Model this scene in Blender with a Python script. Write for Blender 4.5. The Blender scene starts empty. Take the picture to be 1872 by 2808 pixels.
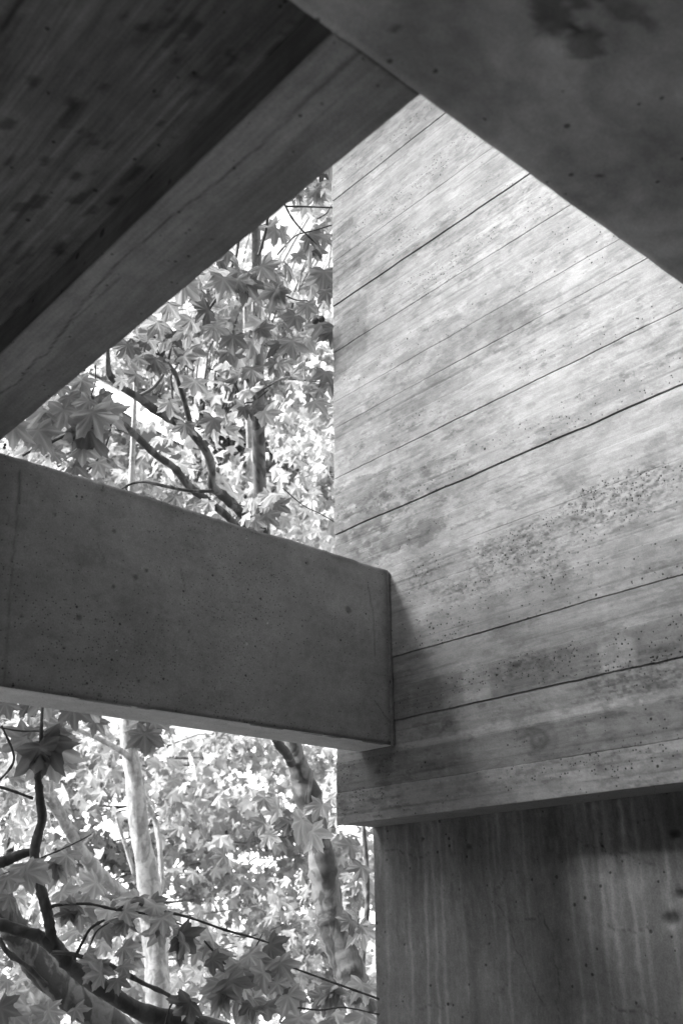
import bpy, math, random
import numpy as np
from mathutils import Vector, Matrix
rad = math.radians
scene = bpy.context.scene

# ------------------------------------------------------------------ camera
# world axes: X runs square to the board-marked wall, Y runs along it, Z is up;
# terrace floor is z = 0 and the eye is 1.6 m above it
EYE = 1.6
F_PX, YAW, PITCH, ROLL = 2720.2, rad(41.567), rad(23.049), rad(-0.607)
fw = np.array([math.sin(YAW)*math.cos(PITCH), math.cos(YAW)*math.cos(PITCH), math.sin(PITCH)])
rt = np.array([math.cos(YAW), -math.sin(YAW), 0.0]); up = np.cross(rt, fw)
cr, sr = math.cos(ROLL), math.sin(ROLL)
rt, up = cr*rt+sr*up, -sr*rt+cr*up
ROT = np.stack([rt, up, -fw], 1)
cam_data = bpy.data.cameras.new('camera')
cam = bpy.data.objects.new('camera', cam_data)
scene.collection.objects.link(cam)
m = Matrix([list(ROT[i])+[0] for i in range(3)]+[[0, 0, 0, 1]])
m.translation = (0, 0, EYE)
cam.matrix_world = m
cam_data.sensor_fit = 'VERTICAL'; cam_data.sensor_height = 36; cam_data.sensor_width = 24
cam_data.lens = F_PX/2808*36
cam_data.clip_start = 0.05; cam_data.clip_end = 600
cam_data.dof.use_dof = True; cam_data.dof.focus_distance = 5.2; cam_data.dof.aperture_fstop = 2.8
scene.camera = cam

# ------------------------------------------------------------------ sky, sun, exposure
SUN_DIR = Vector((1.0, -0.54, -0.98)).normalized()      # the way the light travels
SUN_EL = math.asin(-SUN_DIR.z)
SUN_AZ = math.atan2(-SUN_DIR.x, -SUN_DIR.y)
world = bpy.data.worlds.new('World'); scene.world = world; world.use_nodes = True
nt = world.node_tree; nt.nodes.clear()
sky = nt.nodes.new('ShaderNodeTexSky'); sky.sky_type = 'NISHITA'; sky.sun_disc = False
sky.sun_elevation = SUN_EL; sky.sun_rotation = SUN_AZ; sky.dust_density = 6.0
bw = nt.nodes.new('ShaderNodeRGBToBW')                   # the photograph is black and white
bg = nt.nodes.new('ShaderNodeBackground'); bg.inputs['Strength'].default_value = 0.09
wo = nt.nodes.new('ShaderNodeOutputWorld')
nt.links.new(sky.outputs[0], bw.inputs[0]); hz_ = nt.nodes.new('ShaderNodeMath'); hz_.operation = 'ADD'; hz_.inputs[1].default_value = 3.0   # white veil of high cloud, even all over
nt.links.new(bw.outputs[0], hz_.inputs[0]); nt.links.new(hz_.outputs[0], bg.inputs['Color'])
nt.links.new(bg.outputs[0], wo.inputs[0])
sd = bpy.data.lights.new('sun', 'SUN'); sd.energy = 5.0; sd.angle = rad(11); sd.color = (1, 1, 1)
so = bpy.data.objects.new('sun', sd); scene.collection.objects.link(so)
so.rotation_euler = SUN_DIR.to_track_quat('-Z', 'Y').to_euler(); so.location = (-6, 3, 9)
vs = scene.view_settings
vs.view_transform = 'Standard'; vs.look = 'None'; vs.gamma = 1; vs.exposure = 1.65
vs.use_curve_mapping = False
scene.cycles.max_bounces = 8; scene.cycles.diffuse_bounces = 5
scene.cycles.transmission_bounces = 4; scene.cycles.use_denoising = True

# ------------------------------------------------------------------ helpers
col = scene.collection
I4 = Matrix.Identity(4)
def ray(px, py):
    v = ROT @ np.array([px-936.0, -(py-1404.0), -F_PX]); return v/np.linalg.norm(v)
def P(px, py, d):                       # a point d metres away in the direction of a spot in the photograph
    v = ray(px, py)*d; return Vector((v[0], v[1], v[2]+EYE))
def on_wall(px, py, x=3.2):             # (y, z) of a spot on the wall plane
    v = ray(px, py); v = v*(x/v[0]); return v[1], v[2]+EYE
def on_ypl(px, py, y):
    v = ray(px, py); v = v*(y/v[1]); return v[0], v[2]+EYE
def on_level(px, py, z):
    v = ray(px, py); v = v*((z-EYE)/v[2]); return v[0], v[1]

def tag(o, label=None, cat=None, group=None, kind=None):
    if label: o['label'] = label
    if cat: o['category'] = cat
    if group: o['group'] = group
    if kind: o['kind'] = kind
    return o
def empty(name, loc):
    o = bpy.data.objects.new(name, None); col.objects.link(o)
    o.location = loc; o.empty_display_size = 0.2
    return o
def put(o, parent):
    col.objects.link(o)
    if parent is not None:
        o.parent = parent
        if parent.parent is None:
            pw = Matrix.Translation(parent.location)
            o.matrix_parent_inverse = pw.inverted()
    return o
def mesh(name, verts, faces, mat, parent=None, smooth=False, attrs=None):
    me = bpy.data.meshes.new(name)
    verts = np.asarray(verts, dtype=np.float32).reshape(-1, 3)
    if isinstance(faces, np.ndarray):
        n, k = faces.shape
        me.vertices.add(len(verts)); me.vertices.foreach_set('co', verts.ravel())
        me.loops.add(n*k); me.loops.foreach_set('vertex_index', faces.astype(np.int32).ravel())
        me.polygons.add(n); me.polygons.foreach_set('loop_start', np.arange(0, n*k, k, dtype=np.int32))
        me.update(calc_edges=True)
    else:
        me.from_pydata(verts.tolist(), [], faces); me.update()
    for a, v in (attrs or {}).items():
        at = me.attributes.new(a, 'FLOAT', 'POINT'); at.data.foreach_set('value', np.asarray(v, np.float32).ravel())
    if smooth: me.polygons.foreach_set('use_smooth', np.ones(len(me.polygons), bool))
    me.materials.append(mat)
    return put(bpy.data.objects.new(name, me), parent)

RS = np.random.RandomState(7)
TAB = RS.rand(256, 256)
def vn(x, y, s=0):
    x = np.asarray(x, float)+s*17.31; y = np.asarray(y, float)+s*9.77
    ix = np.floor(x).astype(int); iy = np.floor(y).astype(int); fx = x-ix; fy = y-iy
    fx = fx*fx*(3-2*fx); fy = fy*fy*(3-2*fy)
    a = TAB[ix & 255, iy & 255]; b = TAB[(ix+1) & 255, iy & 255]
    c = TAB[ix & 255, (iy+1) & 255]; d = TAB[(ix+1) & 255, (iy+1) & 255]
    return (a*(1-fx)+b*fx)*(1-fy)+(c*(1-fx)+d*fx)*fy
def fbm(x, y, s=0, o=4, g=0.5):
    t = 0; w = 1; n = 0
    for k in range(o):
        t = t+vn(x*2**k, y*2**k, s+k*3)*w; n += w; w *= g
    return t/n
def sst(e0, e1, x):
    t = np.clip((x-e0)/(e1-e0), 0, 1); return t*t*(3-2*t)
def blob(A, Z, a, z, ra, rz, p=2):
    return np.exp(-(np.abs((A-a)/ra)**p+np.abs((Z-z)/rz)**p))

def box_bm(x0, x1, y0, y1, z0, z1, bev=0.0):
    import bmesh
    bm = bmesh.new(); bmesh.ops.create_cube(bm, size=1)
    for v in bm.verts:
        v.co = Vector((x0+(v.co.x+.5)*(x1-x0), y0+(v.co.y+.5)*(y1-y0), z0+(v.co.z+.5)*(z1-z0)))
    if bev: bmesh.ops.bevel(bm, geom=bm.edges[:], offset=bev, segments=2, affect='EDGES')
    return bm
def box(name, x0, x1, y0, y1, z0, z1, mat, parent=None, bev=0.0):
    bm = box_bm(x0, x1, y0, y1, z0, z1, bev)
    me = bpy.data.meshes.new(name); bm.to_mesh(me); bm.free(); me.materials.append(mat)
    for nm, val in (('tone', 1.0), ('pit', 0.25)):
        at = me.attributes.new(nm, 'FLOAT', 'POINT'); at.data.foreach_set('value', np.full(len(me.vertices), val, np.float32))
    return put(bpy.data.objects.new(name, me), parent)
def sheet(name, us, vs_, place, mat, parent=None, skirt=None, tone=None, pit=None, smooth=True, flip=False):
    """a finely divided face: place(U, V) gives points; skirt pushes its border back by that vector"""
    U, V = np.meshgrid(us, vs_, indexing='ij')
    pts = np.stack(place(U, V), -1)
    if skirt is not None:
        pu = np.concatenate([pts[:1]+skirt, pts, pts[-1:]+skirt], 0)
        pts = np.concatenate([pu[:, :1]+skirt, pu, pu[:, -1:]+skirt], 1)
        # corners get the push once
        pts[0, 0] -= skirt; pts[0, -1] -= skirt; pts[-1, 0] -= skirt; pts[-1, -1] -= skirt
        if tone is not None: tone = np.pad(tone, 1, mode='edge')
        if pit is not None: pit = np.pad(pit, 1, mode='edge')
    n, k = pts.shape[:2]
    idx = np.arange(n*k).reshape(n, k)
    f = np.stack([idx[:-1, :-1], idx[1:, :-1], idx[1:, 1:], idx[:-1, 1:]], -1).reshape(-1, 4)
    if flip: f = f[:, ::-1]
    at = {'tone': np.ones(n*k) if tone is None else tone, 'pit': np.full(n*k, .25) if pit is None else pit}
    return mesh(name, pts.reshape(-1, 3), f, mat, parent, smooth, at)

# ------------------------------------------------------------------ materials
class N:
    def __init__(self, name):
        self.m = bpy.data.materials.new(name); self.m.use_nodes = True
        self.t = self.m.node_tree; self.t.nodes.clear()
        self.out = self.t.nodes.new('ShaderNodeOutputMaterial')
    def new(self, typ, **kw):
        n = self.t.nodes.new(typ)
        for k, v in kw.items(): setattr(n, k, v)
        return n
    def set(self, sock, v):
        if isinstance(v, bpy.types.NodeSocket): self.t.links.new(v, sock)
        else: sock.default_value = v
    def math(self, op, a, b=0.0, c=0.0, clamp=False):
        n = self.new('ShaderNodeMath', operation=op, use_clamp=clamp)
        self.set(n.inputs[0], a); self.set(n.inputs[1], b); self.set(n.inputs[2], c); return n.outputs[0]
    def rng(self, v, a, b, c, d, typ='LINEAR'):
        n = self.new('ShaderNodeMapRange', interpolation_type=typ)
        self.set(n.inputs[0], v)
        for i, x in zip((1, 2, 3, 4), (a, b, c, d)): self.set(n.inputs[i], x)
        return n.outputs[0]
    def coords(self, scale, rot=(0, 0, 0)):
        tc = self.new('ShaderNodeTexCoord'); mp = self.new('ShaderNodeMapping')
        self.t.links.new(tc.outputs['Object'], mp.inputs[0]); mp.inputs['Scale'].default_value = scale
        mp.inputs['Rotation'].default_value = rot
        return mp.outputs[0]
    def noise(self, vec, scale, detail=5, rough=0.55, dist=0.0):
        n = self.new('ShaderNodeTexNoise'); self.set(n.inputs['Vector'], vec)
        n.inputs['Scale'].default_value = scale; n.inputs['Detail'].default_value = detail
        n.inputs['Roughness'].default_value = rough; n.inputs['Distortion'].default_value = dist
        return n.outputs[0]
    def attr(self, a):
        n = self.new('ShaderNodeAttribute'); n.attribute_name = a; return n.outputs['Fac']
    def grey(self, v):
        n = self.new('ShaderNodeCombineColor')
        for i in range(3): self.set(n.inputs[i], v)
        return n.outputs[0]

def concrete(name, base, grain=(1, 1, 1), grain_amt=.12, mottle=.16, fine=.10, pit_scale=55., pit_dark=.35,
             bump=.5, bump_d=.002, grain_scale=60., rough=.85):
    n = N(name)
    o = n.coords((1, 1, 1)); g = n.coords(grain)
    gr = n.noise(g, grain_scale, 4, .6, .3)
    mo = n.noise(o, 3.1, 6, .62, .4); mo2 = n.noise(o, 11., 5, .6)
    fi = n.noise(o, 170., 3, .6)
    v = n.rng(gr, .3, .7, 1-grain_amt, 1+grain_amt)
    v = n.math('MULTIPLY', v, n.rng(mo, .3, .7, 1-mottle, 1+mottle))
    v = n.math('MULTIPLY', v, n.rng(mo2, .3, .7, 1-mottle*.5, 1+mottle*.5))
    v = n.math('MULTIPLY', v, n.rng(fi, .3, .7, 1-fine, 1+fine))
    # air holes left by the pour: two sizes of scattered pits
    pits = None
    for sc, k in ((pit_scale, 1.0), (pit_scale*.42, .22)):
        vo = n.new('ShaderNodeTexVoronoi', feature='F1'); n.set(vo.inputs['Vector'], o)
        vo.inputs['Scale'].default_value = sc
        sp = n.new('ShaderNodeSeparateColor'); n.t.links.new(vo.outputs['Color'], sp.inputs[0])
        on = n.math('LESS_THAN', sp.outputs[0], n.math('MULTIPLY', n.attr('pit'), k))
        r = n.rng(sp.outputs[1], 0, 1, .12, .42 if k == 1.0 else .28)
        e = n.math('DIVIDE', vo.outputs['Distance'], r)
        pm = n.math('MULTIPLY', n.rng(e, .6, 1.0, 1, 0, 'SMOOTHSTEP'), on)
        pits = pm if pits is None else n.math('MAXIMUM', pits, pm)
    v = n.math('MULTIPLY', v, n.rng(pits, 0, 1, 1, pit_dark))
    v = n.math('MULTIPLY', v, n.attr('tone'))
    v = n.math('MULTIPLY', v, base)
    h = n.math('ADD', n.math('MULTIPLY', gr, .35), n.math('MULTIPLY', fi, .22))
    h = n.math('ADD', h, n.math('MULTIPLY', mo2, .4))
    h = n.math('SUBTRACT', h, n.math('MULTIPLY', pits, 1.6))
    b = n.new('ShaderNodeBump'); b.inputs['Strength'].default_value = bump; b.inputs['Distance'].default_value = bump_d
    n.set(b.inputs['Height'], h)
    s = n.new('ShaderNodeBsdfPrincipled'); n.set(s.inputs['Base Color'], n.grey(v))
    s.inputs['Roughness'].default_value = rough; s.inputs['Specular IOR Level'].default_value = .25
    n.set(s.inputs['Normal'], b.outputs[0]); n.t.links.new(s.outputs[0], n.out.inputs[0])
    return n.m

M = {}
M['board'] = concrete('board_marked_concrete', .225, grain=(1, .10, 1), grain_amt=.10, mottle=.13, fine=.11, grain_scale=80., pit_scale=82., bump=.8, bump_d=.004, pit_dark=.18)
M['beam'] = concrete('smooth_concrete', .265, grain=(1, 1, 1), grain_amt=.07, mottle=.15, fine=.18, grain_scale=30., pit_scale=105., bump=.35, bump_d=.0015, pit_dark=.25)
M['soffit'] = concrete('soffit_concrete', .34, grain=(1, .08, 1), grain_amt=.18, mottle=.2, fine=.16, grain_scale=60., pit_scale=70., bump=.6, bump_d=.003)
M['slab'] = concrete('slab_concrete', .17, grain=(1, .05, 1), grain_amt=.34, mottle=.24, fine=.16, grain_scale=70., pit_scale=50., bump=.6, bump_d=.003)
M['side'] = concrete('stained_side_concrete', .15, grain=(1, .07, 1), grain_amt=.25, mottle=.25, grain_scale=40., pit_scale=30.)  # darker copy of the concrete, shade painted into its colour
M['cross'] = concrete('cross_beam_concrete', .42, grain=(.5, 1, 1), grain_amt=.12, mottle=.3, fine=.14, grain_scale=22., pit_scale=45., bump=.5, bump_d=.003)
M['render'] = concrete('rough_render', .14, grain=(1, 1, .4), grain_amt=.10, mottle=.14, fine=.2, grain_scale=70., pit_scale=40., bump=.8, bump_d=.003)
M['floor'] = concrete('floor_concrete', .28, mottle=.15, pit_scale=20.)
M['pale'] = concrete('pale_render', .46, mottle=.06, pit_scale=8., bump=.1)
M['ground'] = concrete('ground_paving', .35, mottle=.3, pit_scale=3.)

def plain(name, v, rough=.5, metal=0.):
    n = N(name); o = n.coords((1, 1, 1)); k = n.rng(n.noise(o, 6., 4), .3, .7, v*.85, v*1.15)
    s = n.new('ShaderNodeBsdfPrincipled'); n.set(s.inputs['Base Color'], n.grey(k))
    s.inputs['Roughness'].default_value = rough; s.inputs['Metallic'].default_value = metal
    n.t.links.new(s.outputs[0], n.out.inputs[0]); return n.m
M['window'] = plain('window_glass', .03, .15)
M['rail'] = plain('white_paint', .8, .5)
M['fruit'] = plain('seed_ball', .05, .9)
M['chip'] = plain('chalky_fleck', .7, .9)

def bark(name, lo, hi, thr=(.46, .54), sc=7.):
    n = N(name); o = n.coords((1, 1, .45)); o1 = n.coords((1, 1, 1))
    pa = n.noise(o, sc, 4, .5, 1.2); pb = n.noise(o1, sc*2.3, 3, .5, .5); fi = n.noise(o1, 90., 4, .6)
    a = n.rng(pa, thr[0], thr[1], lo, hi)
    a = n.math('MULTIPLY', a, n.rng(pb, .42, .5, .8, 1.05))
    a = n.math('MULTIPLY', a, n.rng(fi, .3, .7, .88, 1.1))
    b = n.new('ShaderNodeBump'); b.inputs['Strength'].default_value = .6; b.inputs['Distance'].default_value = .006
    n.set(b.inputs['Height'], n.math('ADD', n.rng(pa, thr[0], thr[1], 0, .6), n.math('MULTIPLY', fi, .3)))
    s = n.new('ShaderNodeBsdfPrincipled'); n.set(s.inputs['Base Color'], n.grey(a))
    s.inputs['Roughness'].default_value = .75; n.set(s.inputs['Normal'], b.outputs[0])
    n.t.links.new(s.outputs[0], n.out.inputs[0]); return n.m
M['bark'] = bark('plane_bark', .045, .14)
M['bark_dark'] = bark('dark_branch_bark', .05, .10)
M['bark_pale'] = bark('pale_plane_bark', .26, .42)

def leafmat(name, base, trans, tw=.45, var=.35):
    n = N(name)
    oi = n.new('ShaderNodeObjectInfo'); tone = n.attr('tone')
    o = n.coords((1, 1, 1)); fi = n.noise(o, 60., 3, .5)
    k = n.math('MULTIPLY', tone, n.rng(oi.outputs['Random'], 0, 1, 1-var, 1+var*.6))
    k = n.math('MULTIPLY', k, n.rng(fi, .3, .7, .9, 1.1))
    d = n.new('ShaderNodeBsdfPrincipled'); n.set(d.inputs['Base Color'], n.grey(n.math('MULTIPLY', k, base)))
    d.inputs['Roughness'].default_value = .5; d.inputs['Specular IOR Level'].default_value = .35
    t = n.new('ShaderNodeBsdfTranslucent'); n.set(t.inputs['Color'], n.grey(n.math('MULTIPLY', k, trans)))
    mx = n.new('ShaderNodeMixShader'); mx.inputs[0].default_value = tw
    n.t.links.new(d.outputs[0], mx.inputs[1]); n.t.links.new(t.outputs[0], mx.inputs[2])
    n.t.links.new(mx.outputs[0], n.out.inputs[0]); return n.m
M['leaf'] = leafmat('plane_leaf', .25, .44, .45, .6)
M['leaf_near'] = leafmat('shaded_plane_leaf', .27, .46, .45, .6)  # leaves of the near tree, close in tone to the common leaf
M['leaf_pale'] = leafmat('sunlit_plane_leaf', .46, .52, .42, .45)  # paler copy of the leaf, sunlight put into its colour
M['leaf_dense'] = leafmat('shaded_crown_leaf', .07, .06)  # dark, hardly translucent leaves, added to block skylight

# ------------------------------------------------------------------ ground and floor
def sq(name, x0, x1, y0, y1, z, mat):
    o = box(name, x0, x1, y0, y1, z-.25, z, mat); return tag(o, kind='structure')
sq('ground', -150, 150, -150, 250, -3.0, M['ground'])
sq('terrace_floor', -9, 14, -9, 5.2, 0.0, M['floor'])

# ------------------------------------------------------------------ board-marked upper wall
W_END = 3.665
wall = tag(empty('upper_wall', (3.2, 2.0, 2.07)),
           'tall board-marked concrete wall with bright streaky boards, overhanging the darker wall below', 'wall')
box('wall_body', 3.214, 3.75, -3.0, W_END-.012, 2.073, 7.6, M['board'], wall)
seam_z = [.470, .614, .757, .900, 1.055, 1.196, 1.350, 1.497, 1.641, 1.805, 1.940, 2.100, 2.262, 2.416, 2.570, 2.733,
          2.895, 3.058, 3.222, 3.377, 3.53, 3.685, 3.84, 3.99, 4.145, 4.30, 4.46, 4.62]
gap_mm = [.45*g_ for g_ in [0, 3.6, .7, 1.0, .8, 2.9, .4, .6, 1.8, 1.2, 2.0, .6, 2.9, 2.2, 2.5, .6, 2.4, .6, 2.0, 1.4, .5, 1.2, .5, 1.2, .5, 1.0, .5, .5]]
tones = [.84, .60, .76, .64, .78, .90, .98, 1.0, 1.02, 1.0, .98, 1.04, 1.0, .97, 1.0, 1.02, .98, 1.0, .97, 1.02, 1.0, 1.02, .98, 1.02, 1, 1, 1]
def wall_tone(A, Z):
    """stains, form-oil patches and lime marks, in metres on the wall (Z above the terrace)"""
    t = np.ones_like(A)
    st = fbm(A*9, Z*14, 3, 5, .6)
    def patch(px, py, ra, rz, amt, th=.5, soft=.04, s=0):
        nonlocal t
        a, z = on_wall(px, py)
        m_ = blob(A, Z, a, z, ra, rz)
        n_ = fbm(A*10+s, Z*20+s, 5+s, 6, .68)
        q_ = n_*.8+m_*.34
        t = t*(1-amt*(.35*sst(th-.02, th+.14, q_)+.65*sst(th+.03, th+.07, q_))*sst(.02, .25, m_)*(.6+.8*fbm(A*30, Z*30, 77+s, 2)))
    patch(985, 1360, .28, .10, .36, .50, .02, 1)
    patch(1000, 1425, .30, .09, .38, .50, .02, 2)
    patch(960, 1530, .22, .12, .34, .48, .02, 3)
    patch(1080, 1490, .30, .07, .32, .50, .02, 4)
    patch(1130, 1440, .25, .10, .22, .50, .03, 5)
    patch(1250, 1330, .16, .09, .22, .52, .03, 6)
    patch(1300, 930, .34, .13, .20, .46, .02, 7)
    patch(1190, 930, .30, .10, .16, .46, .02, 8)
    patch(1400, 860, .22, .12, .17, .46, .02, 9)
    patch(1190, 650, .16, .06, .26, .47, .03, 10)
    patch(1070, 740, .20, .05, .24, .47, .03, 11)
    patch(1050, 1130, .25, .10, .18, .44, .02, 12)
    patch(1130, 1280, .2, .08, .15, .46, .03, 13)
    patch(1000, 690, .25, .18, .12, .44, .03, 14)
    patch(955, 560, .12, .30, .16, .48, .03, 15)
    # wedge-shaped end stains where boards meet the corner
    for (px, py, ln, ht, amt) in ((930, 640, .20, .055, .34), (930, 710, .17, .06, .34), (930, 770, .26, .06, .36),
                                  (930, 915, .30, .16, .26), (930, 1000, .30, .20, .34), (935, 965, .32, .06, .25), (935, 850, .25, .03, .25), (1040, 660, .3, .03, .2)):
        a, z = on_wall(px, py)
        s_ = (W_END-A)/ln
        edge = s_+.10*(fbm(A*20, Z*30, 9, 3)-.5)
        t = t*(1-amt*sst(1.0, .9, edge)*sst(ht*.55+.004, ht*.5, np.abs(Z-z-.5*ht*s_))*(.75+.5*vn(A*60, Z*60, 4)))
    # light and dark rectangles of the lowest boards
    def rect(px0, px1, z0, z1, f, s=.015):
        nonlocal t
        zm = (z0+z1)/2+EYE
        a0 = on_wall(px0, 1800)[0]; a1 = on_wall(px1, 1800)[0]
        w_ = sst(a1-s, a1+s, A)*sst(a0+s, a0-s, A)*sst(z0-.004+EYE, z0+.004+EYE, Z)*sst(z1+.004+EYE, z1-.004+EYE, Z)
        t = t*(1+(f-1)*w_)
    rect(1640, 1745, .90, 1.02, 1.35); rect(1745, 2100, .91, 1.045, .82); rect(1340, 1640, .90, 1.03, .82)
    rect(1265, 1338, .90, 1.052, 1.22); rect(1130, 1265, .905, 1.05, .85)
    rect(1300, 2200, .765, .80, 1.32); rect(1085, 1300, .76, .79, 1.25); rect(1150, 1560, 1.20, 1.33, .90)
    rect(1560, 2100, 1.21, 1.345, .92); rect(1150, 1500, 1.36, 1.42, 1.10, .03)
    # grain rings round knots
    for (px, py, r, amt) in ((1482, 2028, .05, .4), (1556, 1306, .055, .22), (1785, 955, .03, .25), (1610, 1010, .022, .22), (1420, 1760, .035, .15),
                             (1228, 1985, .025, .4), (1280, 690, .03, .28), (1160, 1290, .03, .2)):
        a, z = on_wall(px, py); d = np.sqrt(((A-a)/1.35)**2+(Z-z)**2)/r
        ring = .5+.5*np.cos(d*9+3*vn(A*20, Z*20, 6))
        t = t*(1-amt*np.exp(-d*d)*(.6+.4*ring)-amt*.35*ring*np.exp(-(d/1.9)**2))
    # fine streaks following the wood grain, and vertical lime marks
    t = t*(1+.22*(fbm(A*3.2, Z*90, 21, 3, .6)-.5))*(1+.24*(fbm(A*1.5, Z*24, 22, 4, .6)-.5))
    t = t*(1-.17*sst(.53, .57, fbm(A*7, Z*16, 24, 6, .7)))*(1+.12*sst(.54, .60, fbm(A*6, Z*22, 25, 6, .68)))*(1-.10*sst(.55, .58, fbm(A*18, Z*30, 28, 4, .7)))
    t = t*(1-.30*sst(.62, .70, fbm(A*16, Z*44, 26, 4, .6))*sst(.45, .6, fbm(A*2, Z*3, 27, 2)))
    t = t*(1+.10*sst(.66, .74, fbm(A*22, Z*2.5, 23, 3))*sst(1.35+EYE, .9+EYE, Z))
    t = t*(1-.10*sst(.58, .66, st))
    return t
def wall_pit(A, Z):
    p = .05+.14*sst(.5, .75, fbm(A*2.5, Z*5, 31, 3))
    for (px, py, ra, rz, k) in ((1760, 1330, .22, .08, .75), (1640, 1370, .2, .06, .45), (1390, 1500, .25, .10, .65), (1150, 1590, .18, .10, .4), (1280, 1620, .25, .07, .4), (1700, 1430, .3, .10, .3),
                                (1500, 1560, .15, .08, .35), (1800, 1830, .3, .07, .35), (1440, 1830, .3, .06, .4), (1730, 1890, .35, .06, .35), (1560, 2110, .3, .05, .12),
                                (960, 2190, .2, .12, .3), (1700, 2060, .3, .06, .3), (1050, 1530, .2, .06, .2), (1440, 520, .08, .03, .4), (1410, 560, .06, .03, .3), (1100, 640, .2, .1, .2), (1300, 760, .2, .1, .12), (1470, 1130, .2, .05, .2)):
        a, z = on_wall(px, py); p = p+k*blob(A, Z, a, z, ra, rz)
    return np.clip(p, 0, .8)
NB = len(seam_z)-1
for i in range(NB):
    z0, z1 = seam_z[i]+EYE, seam_z[i+1]+EYE
    ys = np.concatenate([np.arange(-.40, 1.295, .03), np.arange(1.30, W_END+.001, .0065)]); ys[-1] = W_END
    g0 = gap_mm[i]*.001; g1 = gap_mm[i+1]*.001
    tt = np.concatenate([[0, .012, .035], np.linspace(.07, .93, 26), [.965, .988, 1]])
    A, T = np.meshgrid(ys, tt, indexing='ij')
    if i == 0: g0 = 0
    wob0 = .0022*(vn(A*38, 0*A, 40+i)-.5)+.0040*(vn(A*7, 0*A, 60+i)-.5); wob1 = .0022*(vn(A*38, 0*A, 41+i)-.5)+.0040*(vn(A*7, 0*A, 61+i)-.5)
    e0 = g0*((.55 if g0 > .00125 else .04)+(.8 if g0 > .00125 else 1.5)*sst(.40, .60, vn(A*4.6, 0*A, 11+i))); e1 = g1*((.55 if g1 > .00125 else .04)+(.8 if g1 > .00125 else 1.5)*sst(.40, .60, vn(A*4.6, 0*A, 12+i)))
    zz0 = z0+e0*.5+(wob0 if i else 0); zz1 = z1-e1*.5+wob1
    ZZ = zz0+(zz1-zz0)*T
    off = .0028*math.sin(i*2.7)+.0016*math.sin(i*5.1+1)
    rel = off+.0016*(T-.5)*math.sin(i*1.9)
    rel = rel+.0010*(fbm(A*1.6, ZZ*60, 71, 3)-.5)+.0022*(fbm(A*6, ZZ*14, 72, 4)-.5)
    fine_line = 0
    for q_ in range(3):
        tq = .2+.6*vn(np.array([i*3.3+q_*1.7]), np.array([.5]), 93)[0]+.03*(vn(A*2, 0*A, 94+q_)-.5)
        on_ = sst(.5, .62, vn(A*2.2, 0*A, i*5+q_+130))
        ln = np.exp(-((T-tq)/.016)**2)*on_
        fine_line = fine_line+ln
        rel = rel+.0009*sst(tq-.02, tq+.02, T)*(on_ if q_ == 0 else on_*.5)-.0012*ln
    pm = wall_pit(A, ZZ)
    rgh = sst(.2, .55, pm)
    rel = rel-.006*rgh*np.clip(fbm(A*55, ZZ*70, 73, 2)-.5, 0, 1)*2
    border = np.minimum(T, 1-T)
    rel = rel-.0006*sst(.02, 0, border)
    tn = wall_tone(A, ZZ)*tones[i]*(1-.22*np.clip(fine_line, 0, 1))
    tn = tn*(1-.42*rgh*sst(.5, .64, fbm(A*48, ZZ*75, 74, 3, .7)))*(1-.10*rgh)
    # lime bleed along some joints
    tn = tn*(1+.10*sst(.06, .0, T)*vn(A*4, 0*A, 90+i))
    pts = np.stack([3.2-rel, A, ZZ], -1)
    sk = np.array([.013, 0, 0])
    pu = np.concatenate([pts[:1]+sk, pts, pts[-1:]+sk], 0)
    lo = pu[:, :1]+sk; hi = pu[:, -1:]+sk
    pts = np.concatenate([lo, pu, hi], 1)
    tn = np.pad(tn, 1, mode='edge'); pm = np.pad(pm, 1, mode='edge')
    chip = .009*np.clip(fbm(pts[-1, :, 2]*22, pts[-1, :, 2]*0, 44, 4, .6)-.42, 0, 1)+.004*vn(pts[-1, :, 2]*60, pts[-1, :, 2]*0, 45)**3
    pts[-1, :, 1] -= chip; pts[-2, :, 1] -= chip
    n_, k_ = pts.shape[:2]; idx = np.arange(n_*k_).reshape(n_, k_)
    f = np.stack([idx[:-1, :-1], idx[:-1, 1:], idx[1:, 1:], idx[1:, :-1]], -1).reshape(-1, 4)
    mesh('board_band', pts.reshape(-1, 3), f, M['board'], wall, True, {'tone': tn, 'pit': pm})
box('wall_face', 3.2, 3.213, -3.0, -.402, 2.072, 7.6, M['board'], wall)
box('wall_head', 3.2, 3.213, -.401, W_END, seam_z[-1]+EYE+.002, 7.6, M['board'], wall)

# ------------------------------------------------------------------ lower wall with its run-down stains
low = tag(empty('lower_wall', (3.43, 2.0, 0.0)), 'dark rendered wall set back under the board-marked wall, streaked with vertical drips and cracks', 'wall')
ys = np.concatenate([np.arange(-.40, 1.195, .03), np.arange(1.2, W_END+.001, .0075)]); ys[-1] = W_END
zs = np.arange(.55, 2.0725, .009); zs[-1] = 2.0725
A, Z = np.meshgrid(ys, zs, indexing='ij')
run = fbm(A*34+3.0*(fbm(A*3, Z*3.2, 2, 4)-.5), Z*3.4, 51, 5, .68)
run2 = vn(A*75+1.6*(fbm(A*5, Z*5, 12, 3)), Z*3.2, 52)
top = sst(1.3, 2.07, Z)
blot = fbm(A*6, Z*5, 57, 5, .62)
rel = .003*(sst(.55, .75, run)*(.4+.8*top))+.002*sst(.75, .9, run2)*(.3+top)+.007*(fbm(A*5, Z*5, 53, 5, .6)-.5)+.004*(fbm(A*40, Z*32, 58, 3, .7)-.5)
rel = rel+.007*sst(2.03, 2.07, Z+.02*(vn(A*18, 0*A, 8)-.5))*vn(A*40, Z*60, 54)
tl = 1+(.05+.16*top)*sst(.56, .66, run)-(.07+.12*top)*sst(.46, .36, run)+.14*sst(.82, .92, run2)*sst(.4, .6, fbm(A*4, Z*3, 61, 3))
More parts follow.
